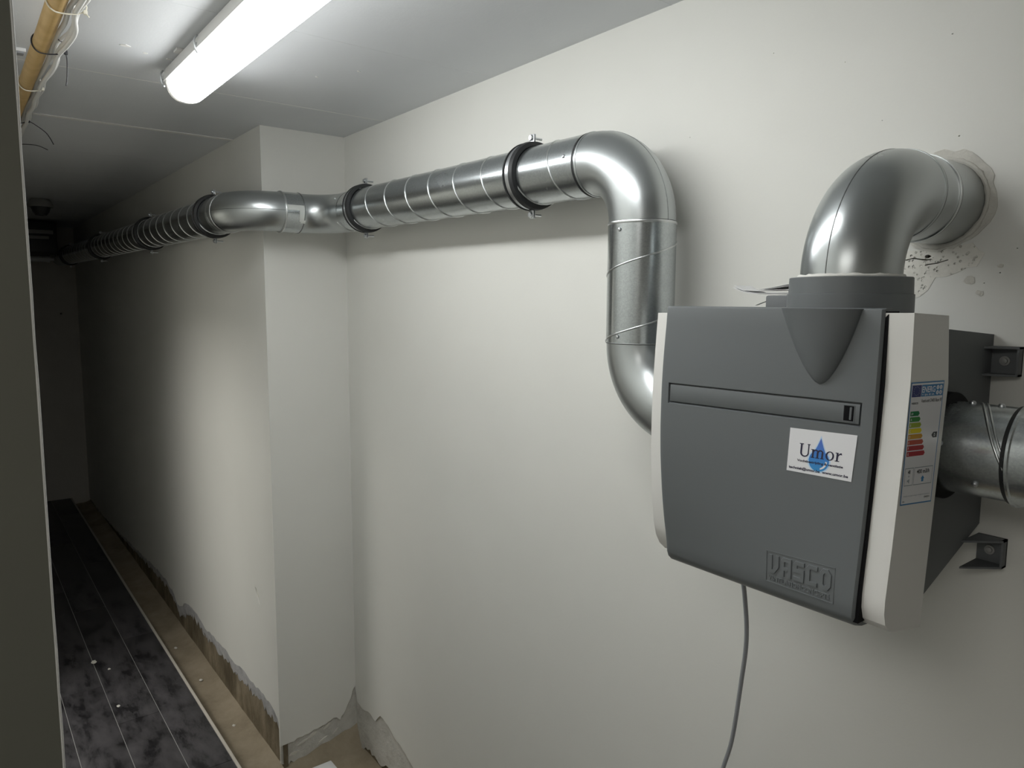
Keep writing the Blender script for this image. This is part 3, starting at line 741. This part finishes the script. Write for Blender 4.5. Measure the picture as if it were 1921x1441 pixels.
# card sticker on the front
W, H = 1.22, 0.80
q2 = quadmap((-0.5385, -0.1672), (-0.4482, -0.1648), (-0.4502, -0.2237), (-0.5392, -0.2250), W, H)
def on_front(x, y, lay):
    a, b = q2(x, y); return (a, fy(a, b)-0.0006-lay*0.00005, b)
S_ = Print()
for i in range(8): S_.rect(W*i/8, 0, W*(i+1)/8, H, 0, 0)
def drop(cx, cy, r, h):
    pts = []
    for i in range(29):
        t = PI*(0.18)+2*PI*0.82*i/28 - PI/2*0
        a = PI/2+t; pts.append((cx+r*math.cos(a), cy+r*math.sin(a)))
    return pts+[(cx+r*0.30, cy+h*0.62), (cx, cy+h), (cx-r*0.30, cy+h*0.62)][:3]
S_.poly(drop(0.60, 0.265, 0.215, 0.455), 2, 1); S_.poly(drop(0.60, 0.265, 0.19, 0.41), 1, 2)
hl = [(0.60+0.155*math.cos(t), 0.265+0.155*math.sin(t)) for t in [-1.35+1.35*k/8 for k in range(9)]]+[(0.595+0.125*math.cos(t), 0.27+0.135*math.sin(t)) for t in [0-1.25*k/8 for k in range(9)]]
S_.poly(hl, 0, 3)
def ser(x0, y0, x1, y1): S_.rect(x0, y0, x1, y1, 3, 4)
# slab-serif word built from strokes
def word():
    bx, by, ch, xh, sw, th = 0.235, 0.305, 0.235, 0.155, 0.034, 0.014
    # U
    ser(bx-0.022, by+ch-th, bx+sw+0.022, by+ch); ser(bx+0.128, by+ch-th, bx+0.128+sw*0.7+0.03, by+ch)
    ser(bx, by+0.07, bx+sw, by+ch); ser(bx+0.143, by+0.07, bx+0.143+sw*0.62, by+ch)
    o = [(bx+0.083+0.083*math.cos(t), by+0.07+0.075*math.sin(t)) for t in [PI+PI*k/12 for k in range(13)]]; i_ = [(bx+0.0885+0.0545*math.cos(t), by+0.07+0.052*math.sin(t)) for t in [2*PI-PI*k/12 for k in range(13)]]
    S_.poly(o+i_, 3, 4)
    # m
    x = bx+0.225
    ser(x-0.02, by+xh-th, x+sw, by+xh)
    for k in range(3):
        ser(x+k*0.088, by, x+k*0.088+sw, by+(xh if k == 0 else xh-0.045)); ser(x+k*0.088-0.018, by, x+k*0.088+sw+0.018, by+th)
        if k < 2:
            c = (x+k*0.088+0.061+sw/2*0.2, by+xh-0.052)
            S_.poly([(c[0]+0.0585*math.cos(t), c[1]+0.054*math.sin(t)) for t in [PI-PI*j/10 for j in range(11)]]+[(c[0]+0.002+0.0285*math.cos(t), c[1]+0.030*math.sin(t)) for t in [PI*j/10 for j in range(11)]], 3, 4)
    # o
    c = (x+0.088*2+sw+0.118, by+xh/2)
    for j in range(20):
        t0, t1 = 2*PI*j/20, 2*PI*(j+1)/20
        S_.poly([(c[0]+0.078*math.cos(t0), c[1]+0.082*math.sin(t0)), (c[0]+0.078*math.cos(t1), c[1]+0.082*math.sin(t1)), (c[0]+0.046*math.cos(t1), c[1]+0.066*math.sin(t1)), (c[0]+0.046*math.cos(t0), c[1]+0.066*math.sin(t0))], 3, 4)
    # r
    x = c[0]+0.118
    ser(x, by, x+sw, by+xh); ser(x-0.02, by, x+sw+0.026, by+th); ser(x-0.02, by+xh-th, x+sw, by+xh)
    S_.poly([(x+sw*0.6, by+xh-0.05), (x+sw+0.02, by+xh-0.008), (x+0.085, by+xh+0.002), (x+0.098, by+xh-0.035), (x+0.07, by+xh-0.03), (x+sw+0.012, by+xh-0.045), (x+sw*0.9, by+xh-0.075)], 3, 4)
word()
S_.text('Vochtbestrijding & ventilatie', 0.19, 0.205, 0.040, 3, 5, width=0.855, bold=0.03)
S_.text('techniek@umor.be', 0.04, 0.055, 0.046, 3, 5, width=0.60, bold=0.03); S_.text('www.umor.be', 0.68, 0.055, 0.046, 3, 5, width=0.475, bold=0.03)
o = obj('front_sticker', S_.mesh(on_front), [PR['white'], PR['drop'], PR['halo'], PR['ink']], unit, recalc=False)
o['label'] = 'white card sticker with a blue water drop'
# energy label on the white side
W, H = 0.60, 1.0
q3 = quadmap((0.9035, -0.0945), (0.9945, -0.0975), (0.9795, -0.252), (0.8945, -0.2435), W, H)
def on_side(x, y, lay):
    a, b = q3(x, y); return (xw1+0.0005+lay*0.00005, a, b)
S_ = Print(); S_.rect(0, 0, W, H, 1, 0); S_.rect(0.012, 0.010, W-0.012, H-0.010, 0, 1)
S_.rect(0.025, 0.88, 0.185, 0.975, 2, 2); S_.rect(0.19, 0.88, 0.585, 0.975, 1, 2)
for k in range(12): 
    a = 2*PI*k/12; S_.rect(0.105+0.05*math.cos(a)-0.005, 0.928+0.035*math.sin(a)-0.003, 0.105+0.05*math.cos(a)+0.005, 0.928+0.035*math.sin(a)+0.003, 9, 3)
S_.text('ENERG', 0.20, 0.913, 0.048, 0, 3, width=0.24); S_.text('Y IJA IE IA', 0.20, 0.888, 0.014, 0, 3, width=0.23)
for (cx_, cy_) in ((0.485, 0.948), (0.545, 0.948), (0.485, 0.906), (0.545, 0.906)):
    S_.poly([(cx_+0.026*math.cos(2*PI*k/14), cy_+0.018*math.sin(2*PI*k/14)) for k in range(14)], 0, 3)
for (t, cx_, cy_) in (('Y', 0.485, 0.948), ('IA', 0.545, 0.948), ('IE', 0.485, 0.906), ('IJA', 0.545, 0.906)): S_.text(t, cx_, cy_-0.007, 0.014, 1, 4, center=True)
S_.text('vasco', 0.03, 0.822, 0.022, 3, 3, width=0.12); S_.text('Venti-unit D400 Base RF', 0.20, 0.832, 0.028, 3, 3, width=0.385, bold=0.01)
arrows = [('A+', 4, 0.165), ('A', 5, 0.19), ('B', 6, 0.215), ('C', 7, 0.235), ('D', 8, 0.26), ('E', 10, 0.285), ('F', 11, 0.31), ('G', 12, 0.335)]
for k, (t, mi, wd) in enumerate(arrows):
    y1 = 0.765-0.0468*k; y0 = y1-0.039
    S_.poly([(0.03, y0), (0.03+wd-0.022, y0), (0.03+wd, (y0+y1)/2), (0.03+wd-0.022, y1), (0.03, y1)], mi, 3); S_.text(t, 0.045, y0+0.009, 0.021, 0, 4)
S_.poly([(0.46, 0.558), (0.49, 0.535), (0.565, 0.535), (0.565, 0.582), (0.49, 0.582)], 3, 3); S_.text('D', 0.505, 0.546, 0.026, 0, 4)
S_.line([(0.035, 0.160), (0.185, 0.160), (0.185, 0.300), (0.035, 0.300)], 0.006, 9, 3, True); S_.line([(0.205, 0.160), (0.555, 0.160), (0.555, 0.300), (0.205, 0.300)], 0.006, 9, 3, True)
S_.text('48', 0.11, 0.255, 0.030, 3, 3, center=True); S_.text('dB', 0.11, 0.228, 0.014, 9, 3, center=True)
S_.poly([(0.085, 0.190), (0.10, 0.190), (0.125, 0.175), (0.125, 0.215), (0.10, 0.203), (0.085, 0.203)], 9, 3)
S_.text('400 m3/h', 0.375, 0.250, 0.032, 3, 3, center=True, width=0.24)
S_.poly([(0.355, 0.180), (0.395, 0.180), (0.395, 0.205), (0.41, 0.205), (0.375, 0.230), (0.34, 0.205), (0.355, 0.205)], 1, 3)
S_.text('energia energie energy energija energiatakuu', 0.04, 0.068, 0.011, 9, 3, width=0.51, bold=0); S_.text('1254/2014', 0.44, 0.042, 0.014, 3, 3, width=0.11); S_.text('2016', 0.035, 0.022, 0.013, 3, 3)
o = obj('energy_label', S_.mesh(on_side), [PR[k] for k in ('white', 'blue', 'navy', 'black', 'green1', 'green2', 'green3', 'yellow', 'orange', 'grey', 'red1', 'red2', 'red3')], unit, recalc=False)
o['label'] = 'energy rating label with coloured arrow bars'
# raised maker's mark on the panel
W, H = 1.05, 0.47
q4 = quadmap((-0.5625, -0.3415), (-0.4585, -0.3350), (-0.4565, -0.3825), (-0.5620, -0.3865), W, H)
def relief(pr, h):
    bm = pr.mesh(lambda x, y, lay: (lambda a: (a[0], fy(*a)-h, a[1]))(q4(x, y)))
    bmesh.ops.remove_doubles(bm, verts=bm.verts, dist=1e-6)
    bd = [e for e in bm.edges if e.is_boundary]; off = {}
    for e in bd:                               # sloped flanks: the foot of every edge is pushed outwards
        a, b = e.verts; d = (b.co-a.co); n_ = Vector((d.z, 0, -d.x)); n_.normalize()
        if n_.dot((a.co+b.co)/2-e.link_faces[0].calc_center_median()) < 0: n_ = -n_
        for v in (a, b): off.setdefault(v, []).append(n_)
    tops = {v.co.copy().freeze(): sum(l, Vector())/len(l) for v, l in off.items()}
    ex = bmesh.ops.extrude_edge_only(bm, edges=bd)
    for v in [g_ for g_ in ex['geom'] if isinstance(g_, bmesh.types.BMVert)]:
        o_ = tops[v.co.copy().freeze()]; v.co += o_*h*0.55 + Vector((0, h+0.0002, 0))
    return bm
S_ = Print(); S_.line([(0.01, 0.01), (W-0.01, 0.01), (W-0.01, H-0.01), (0.01, H-0.01)], 0.010, 0, 0, True)
obj('logo_frame', relief(S_, 0.0009), M_GREY, fp, ang=0.3, recalc=True)
def ribbon(pr, pts, w, closed=False):
    n = len(pts); Lf, Rg = [], []
    for i in range(n):
        if closed: a, b = pts[i-1], pts[(i+1) % n]
        else: a, b = pts[max(i-1, 0)], pts[min(i+1, n-1)]
        p = pts[i]
        d1 = Vector((p[0]-a[0], p[1]-a[1])); d2 = Vector((b[0]-p[0], b[1]-p[1]))
        if d1.length == 0: d1 = d2
        if d2.length == 0: d2 = d1
        d1.normalize(); d2.normalize(); n1 = Vector((-d1.y, d1.x)); n2 = Vector((-d2.y, d2.x)); m_ = (n1+n2); m_ /= max(0.3, m_.dot(n1)); 
        Lf.append((p[0]+m_.x*w/2, p[1]+m_.y*w/2)); Rg.append((p[0]-m_.x*w/2, p[1]-m_.y*w/2))
    i0 = len(pr.v); pr.v += [(x, y, 0) for x, y in Lf+Rg]
    for i in range(n if closed else n-1):
        j = (i+1) % n; pr.f.append((i0+i, i0+j, i0+n+j, i0+n+i)); pr.m.append(0)
S_ = Print(); cw, chh, y0 = 0.160, 0.265, 0.15
def tr(k, pts): return [(0.055+k*0.196+x*cw, y0+y*chh) for x, y in pts]
sw = 0.052
ribbon(S_, tr(0, [(0.16, 1), (0.16, 0.12), (0.5, 0.12), (0.84, 0.42), (0.84, 1)]), sw)
ribbon(S_, tr(1, [(0.16, 0), (0.16, 0.80), (0.28, 0.9), (0.84, 0.9), (0.84, 0)]), sw); S_.rect(*tr(1, [(0.3, 0.34)])[0], *tr(1, [(0.70, 0.52)])[0], 0, 0)
ribbon(S_, tr(2, [(1.0, 0.9), (0.28, 0.9), (0.16, 0.8), (0.16, 0.53), (0.84, 0.53), (0.84, 0.10), (0, 0.10)]), sw)
ribbon(S_, tr(3, [(1.0, 0.9), (0.28, 0.9), (0.16, 0.8), (0.16, 0.10), (1.0, 0.10)]), sw)
ribbon(S_, tr(4, [(0.16, 0.75), (0.35, 0.9), (0.65, 0.9), (0.84, 0.75), (0.84, 0.25), (0.65, 0.10), (0.35, 0.10), (0.16, 0.25)]), sw, True)
obj('logo_letters', relief(S_, 0.0015), M_GREY, fp, ang=0.3)
S_ = Print(); S_.text('VENTILATIONCONCEPTS', 0.05, 0.045, 0.062, 0, 0, width=0.94, bold=0.02); obj('logo_line', relief(S_, 0.0009), M_GREY, fp, ang=0.3)

# ------------------------------------------------------------------ exhaust elbow from the unit's top into the wall
ex = thing('exhaust_elbow', (CX, CY, 0.033), 'shiny steel elbow pipe from the top of the unit into the wall', 'pipe')
RE = 0.0645; REB = 0.124
elbow((CX, CY+REB, 0.031), (0, -1, 0), (0, 0, 1), REB, ex, RE, M_ELBOW_D)
bm = B(); sweep(bm, [(CX, CY+REB-0.002, 0.155), (CX, YM+0.001, 0.155)], RE-0.0012, 64); obj('wall_sleeve', bm, M_ELBOW_D, ex, ang=1)
ring((CX, CY+REB, 0.155), (0, 1, 0), ex, 0.005, 0.0012, M_ELBOW, r=RE); ring((CX, CY+REB+0.005, 0.155), (0, 1, 0), ex, 0.003, 0.0001, M_SEAMLINE, r=RE); ring((CX, CY+REB+0.052, 0.155), (0, 1, 0), ex, 0.004, 0.0008, M_SEAM, r=RE); ring((CX, CY+REB+0.056, 0.155), (0, 1, 0), ex, 0.002, 0.0002, M_SEAMLINE, r=RE)
def bead(c, ax, r, rr, mt, seedn, name):
    random.seed(seedn); bm = B(); c, ax = Vector(c), Vector(ax); ref = Vector((0, 0, 1)) if abs(ax.z) < 0.9 else Vector((1, 0, 0)); n_ = ax.cross(ref).normalized(); b_ = ax.cross(n_); n = 60; g = []
    for i in range(n):
        t = 2*PI*i/n; d = n_*math.cos(t)+b_*math.sin(t); s = rr*random.uniform(0.7, 1.35)
        g.append([bm.verts.new(c+d*(r+s*math.cos(a))+ax*s*math.sin(a)) for a in [2*PI*k/8 for k in range(8)]])
    for i in range(n):
        for k in range(8): bm.faces.new((g[i][k], g[(i+1) % n][k], g[(i+1) % n][(k+1) % 8], g[i][(k+1) % 8]))
    return bm
obj('base_sealant', bead((CX, CY, 0.0345), (0, 0, 1), RE+0.0005, 0.0028, M_SEAL, 3, ''), M_SEAL, ex)
obj('wall_sealant', bead((CX, YM-0.001, 0.155), (0, 1, 0), RE+0.002, 0.0042, M_FILL, 4, ''), M_FILL, ex)

# ------------------------------------------------------------------ right-hand pipe leaving the frame
rp = thing('side_pipe', (0.4, RY, RZ-0.065), 'galvanised pipe leaving the right side of the unit', 'pipe')
a_ = obj('inner_pipe', (lambda b: (sweep(b, [(-0.425, RY, RZ), (-0.33, RY, RZ)], 0.0625, 64), b)[1])(B()), M_PIPE, rp, ang=1)
bm = B(); sweep(bm, helix((-0.40, RY, RZ), (1, 0, 0), (0, 0, 1), (0, -1, 0), 0.078, 0.18, -0.55, 0.0627), 0.002, 6); obj('spiral_seam', bm, M_SEAM, a_, ang=3)
bm = B(); sweep(bm, helix((-0.394, RY, RZ), (1, 0, 0), (0, 0, 1), (0, -1, 0), 0.078, 0.18, -0.55, 0.0627), 0.0017, 6); obj('spiral_seam', bm, M_SEAM, a_, ang=3)
bm = B(); lathe(bm, [(0, 0.060), (0, 0.0655), (0.0015, 0.0675), (0.0045, 0.0675), (0.006, 0.0655), (0.03, 0.0655), (2.2, 0.0655)], (-0.334, RY, RZ), (1, 0, 0), 64); obj('outer_pipe', bm, M_PIPE, rp, ang=0.6)
bm = B(); lathe(bm, [(0, 0.0625), (0, 0.0644), (0.004, 0.0644), (0.004, 0.0625)], (-0.3385, RY, RZ), (1, 0, 0), 64); obj('joint_gasket', bm, M_RUBBER, rp)
for (x, an) in ((-0.410, 0.20), (-0.368, -0.62), (-0.395, 1.52), (-0.360, 1.5)):
    screw((x, RY-0.0625*math.cos(an), RZ+0.0625*math.sin(an)), (0, -math.cos(an), math.sin(an)), rp)

# ------------------------------------------------------------------ papers on the unit, power cable
pp = thing('manual_papers', (-0.69, 1.10, 0.0105), 'curled white paper sheets lying on the unit behind the collar', 'papers')
def paper(z, curl, x0, x1, y0, y1, rot, th=0.0004):
    bm = B(); g = []; n = 14
    for i in range(n+1):
        t = i/n; x = x0+(x1-x0)*t; c = curl(t)
        g.append([bm.verts.new((x+rot*(y-1.1), y, z+c)) for y in (y0, (y0+y1)/2, y1)]+[bm.verts.new((x+rot*(y-1.1), y, z+c-th)) for y in (y1, (y0+y1)/2, y0)])
    for a, b in zip(g, g[1:]):
        for k in range(6): bm.faces.new((a[k], a[(k+1) % 6], b[(k+1) % 6], b[k]))
    bm.faces.new(g[0]); bm.faces.new(g[-1]); return bm
def up_curl(h, e): return lambda t: h*max(0, 1-t/e)**2
def sag(h, e): return lambda t: -h*max(0, 1-t/e)**1.3
for (z, cv, x0, rot) in ((0.0115, sag(0.017, 0.42), -0.742, 0.02), (0.0128, up_curl(0.003, 0.3), -0.735, -0.03), (0.0142, up_curl(0.010, 0.30), -0.757, 0.02), (0.0150, up_curl(0.0125, 0.27), -0.756, -0.02),
                         (0.0162, lambda t: 0.004*max(0, 1-t*3)**2+0.0035*math.sin(t*PI), -0.735, 0.04), (0.0172, lambda t: 0.002+0.0075*math.sin(min(1, t*1.3)*PI*0.6)**2, -0.715, 0.0), (0.0182, lambda t: 0.003+0.008*math.sin(min(1, t*1.3)*PI*0.6)**2, -0.712, -0.05)):
    obj('sheet', paper(z, cv, x0, -0.60, 1.052 if cv(0) >= 0 else 1.095, 1.102, rot), M_PAPER, pp, ang=1)
bm = B(); sweep(bm, spline([(-0.7555, 1.10, -0.402), (-0.757, 1.10, -0.45), (-0.756, 1.12, -0.53), (-0.768, 1.15, -0.63), (-0.79, 1.17, -0.74), (-0.815, 1.185, -0.87), (-0.842, 1.19, -0.97), (-0.87, 1.19, -1.15), (-0.875, 1.19, -1.4), (-0.84, 1.18, -1.6), (-0.80, 1.15, -1.78), (-0.75, 1.1, -1.852), (-0.55, 1.05, -1.853), (-0.2, 1.08, -1.853)], 8), 0.0042, 12, True)
tag(obj('power_cable', bm, M_CABLE, ang=2), 'grey power cable hanging from the underside of the unit', 'cable')

# ------------------------------------------------------------------ ochre pipe with cables under the ceiling
TY, TZ, TR = 0.2075, 0.575, 0.0175
tb = thing('ochre_pipe', (-3.5, TY, TZ-TR), 'ochre painted pipe under the ceiling at top left', 'pipe')
bm = B(); sweep(bm, [(-7.4+6.6*i/30, TY+random.uniform(-0.0004, 0.0004), TZ) for i in range(31)], TR, 28, True); obj('pipe_body', bm, M_YELLOW, tb, ang=2)
for x in (-0.95, -4.6, -6.4):
    bm = B(); lathe(bm, [(-0.008, TR), (-0.008, TR+0.002), (0.008, TR+0.002), (0.008, TR)], (x, TY, TZ), (1, 0, 0), 24); box(bm, x-0.006, x+0.006, TY-0.004, TY+0.004, TZ+TR, ZC); obj('pipe_hanger', bm, M_BOLT, tb)
bm = B()
for (a, sp) in ((-0.9, 0.014), (-1.25, 0.010), (-0.6, 0.012)):
    ang = a; cx_ = -2.545+random.uniform(-0.02, 0.02)
    g = blob(0, 0, sp, sp*0.5, 9, 0.5); vs = [bm.verts.new((cx_+u, TY+(TR+0.0004)*math.sin(ang+v/TR), TZ-(TR+0.0004)*math.cos(ang+v/TR))) for u, v in g]; bm.faces.new(vs)
obj('paint_splash', bm, M_BEAD, tb)
CGN = 'white cables strapped to the ochre pipe'
labs = ['white cable nearest the ochre pipe at top left', 'white cable looping out widest beside the ochre pipe', 'white cable in the middle of the bundle beside the ochre pipe', 'thin white cable lowest in the bundle beside the ochre pipe']
for k in range(4):
    random.seed(30+k); pts = []; x = -0.85
    base = [(0.0245, 0.003), (0.0375, -0.002), (0.0305, -0.0125), (0.0285, 0.0145)][k]
    while x > -7.3:
        lo = 0.006*math.exp(-((x+1.95)/0.25)**2)*(k+0.3)+0.004*math.exp(-((x+1.6)/0.12)**2)*(3-k)
        wv = 1.0 if -2.9 < x < -1 else 0.3
        tight = 0.45 if any(abs(x-q_) < 0.05 for q_ in (-1.72, -2.02, -2.40, -2.72)) else 1
        pts.append((x, TY+base[0]*(0.85+0.15*tight)+wv*tight*(lo+random.uniform(-0.002, 0.004)), TZ+base[1]+wv*tight*random.uniform(-0.0025, 0.002))); x -= 0.10 if x > -3.2 else 0.35
    bm = B(); sweep(bm, spline(pts, 5), (0.0050, 0.0056, 0.0050, 0.0040)[k], 10, True); tag(obj('white_cable', bm, M_WCABLE, ang=2), labs[k], 'cable', CGN)
def tie(x, m, tail, label, lean=0.0, r=1.0):
    t = thing('cable_tie', (x, TY, TZ-TR-0.002), label, 'cable tie', 'cable ties around the ochre pipe')
    bm = B(); n = 30; pts = []
    for i in range(n+1):
        a = 2*PI*i/n; c, s = math.cos(a), math.sin(a)
        yy = TY+(TR+0.0018)*c if c < 0 else TY+(0.051*r)*c
        pts.append((x+lean*s*0.012-lean*c*0.01, yy, TZ-0.001+(TR+0.0022)*s))
    sweep(bm, pts, 0.0016, 6); obj('strap', bm, m, t, ang=2)
    hx = (x-lean*0.008, TY+0.0475*r, TZ-0.010)
    bm = B(); box(bm, hx[0]-0.004, hx[0]+0.004, hx[1]-0.003, hx[1]+0.004, hx[2]-0.005, hx[2]+0.003, bev=0.001); obj('tie_head', bm, m, t)
    if tail:
        bm = B(); sweep(bm, spline([hx]+[(hx[0]+a, hx[1]+b, hx[2]+c) for a, b, c in tail], 6), 0.0013, 6, True); obj('tie_tail', bm, m, t, ang=2)
tie(-1.72, M_TIEW, [(0.004, 0.006, -0.010)], 'white cable tie nearest the top edge on the ochre pipe', 0.5)
tie(-2.02, M_TIEB, [(0.0, 0.002, -0.02), (0.0, 0.0, -0.055), (0.0, -0.003, -0.075)], 'black cable tie with a short hanging tail, upper of the black ties', 0.6)
tie(-2.40, M_TIEW, [(0.0, -0.006, -0.008)], 'white cable tie below the upper black tie on the ochre pipe', 0.5, 0.75)
tie(-2.86, M_TIEB, [(0.01, 0.015, -0.01), (0.02, 0.045, -0.035), (0.03, 0.062, -0.070)], 'black cable tie with a long loose tail beside the dark wall end', 0.3, 0.8)
bm = B(); sweep(bm, spline([(-3.62, 0.24, 0.615), (-3.6, 0.30, 0.618), (-3.58, 0.335, 0.614), (-3.57, 0.366, 0.600)], 6), 0.0016, 6, True)
tag(obj('loose_wire', bm, M_DARK, ang=2), 'short thin dark wire sticking out under the dim ceiling', 'wire')
jb = thing('junction_box', (-2.27, 0.182, 0.608), 'tiny grey box with white frame on the ceiling behind the ochre pipe', 'junction box')
bm = B(); box(bm, -2.285, -2.250, 0.166, 0.198, 0.612, ZC, bev=0.001); obj('frame', bm, M_PAPER, jb)
bm = B(); box(bm, -2.281, -2.254, 0.170, 0.194, 0.608, 0.613, bev=0.001); obj('cover', bm, M_CABLE, jb)

# ------------------------------------------------------------------ fittings in the dark at the far end
fb = thing('fan_box', (-6.95, 0.62, 0.34), 'dark box hung under the ceiling at the far end of the passage', 'fan box')
bm = B(); box(bm, -7.45, -6.85, 0.30, 0.725, 0.36, 0.60, bev=0.01); obj('body', bm, M_DARK, fb)
for k, (z0, z1, y1) in enumerate(((0.505, 0.535, 0.70), (0.465, 0.488, 0.67))):
    bm = B(); box(bm, -6.852, -6.835, 0.42, y1, z0, z1, bev=0.003); obj('slat', bm, M_DIM, fb)
bm = B(); box(bm, -7.15, -7.05, 0.5, 0.56, 0.6, ZC); obj('hanger', bm, M_DARK, fb)
sk = thing('ceiling_socket', (-5.5, 0.50, 0.53), 'dusty round fitting on the ceiling before the dark box', 'ceiling fitting')
bm = B(); lathe(bm, [(0, 0.0001), (0, 0.068), (0.012, 0.070), (0.035, 0.060), (0.05, 0.05)], (-5.5, 0.505, ZC-0.05), (0, 0, 1), 28); obj('base', bm, M_DIM, sk)
bm = B(); lathe(bm, [(0, 0.0001), (0, 0.03), (0.02, 0.045), (0.05, 0.055), (0.05, 0.0001)], (-5.5, 0.505, ZC-0.10), (0, 0, 1), 28); obj('holder', bm, M_DARK, sk)
sp = thing('pipe_stub', (-7.2, 0.6, 0.30), 'short pale pipe end below the dark box at the far end', 'pipe')
bm = B(); cyl(bm, (-7.2, 0.35, 0.325), (-7.2, 0.675, 0.325), 0.022, 20); obj('pipe_body', bm, M_PAPER, sp)
bm = B(); cyl(bm, (-7.2, 0.675, 0.325), (-7.2, 0.70, 0.325), 0.025, 20); cyl(bm, (-7.2, 0.70, 0.325), (-7.2, 0.73, 0.325), 0.012, 14); obj('pipe_cap', bm, M_PAPER, sp)
bm = B(); cyl(bm, (-7.2, 0.5, 0.325), (-7.2, 0.5, 0.36), 0.006, 10); obj('hanger', bm, M_DARK, sp)

# ------------------------------------------------------------------ crumbs of plaster
def crumb(x, y, z, s, label):
    random.seed(int((x*1000) % 997)); bm = B(); bmesh.ops.create_icosphere(bm, subdivisions=2, radius=s)
    for v in bm.verts: v.co = Vector((v.co.x*random.uniform(0.8, 1.5), v.co.y*random.uniform(0.7, 1.1), v.co.z*0.45*random.uniform(0.8, 1.1)))
    mn = min(v.co.z for v in bm.verts); bmesh.ops.translate(bm, verts=bm.verts, vec=(x, y, z-mn))
    tag(obj('plaster_crumb', bm, M_FILL, ang=0.3), label, 'crumb', 'plaster crumbs on the floor')
crumb(-4.0, 0.464, ZF, 0.014, 'elongated pale plaster crumb on the joint between dark tiles'); crumb(-3.88, 0.512, ZF, 0.008, 'small pale crumb on the dark tile, right of the elongated one')
crumb(-3.49, 0.487, ZF, 0.008, 'pale crumb on the dark tiles, nearest the camera'); crumb(-4.05, 0.852, ZT, 0.009, 'pale crumb in the sandy channel, farthest of the three there')
crumb(-3.62, 0.868, ZT, 0.009, 'pale crumb in the sandy channel, middle of the three'); crumb(-3.13, 0.878, ZT, 0.007, 'pale crumb in the sandy channel, nearest the pier corner')
bm = B(); box(bm, -2.63, -2.50, 1.02, 1.11, ZT+0.003, ZT+0.012, bev=0.002)
tag(obj('tile_shard', bm, M_PAPER), 'white flat shard lying in the floor corner below the patched plaster', 'shard')
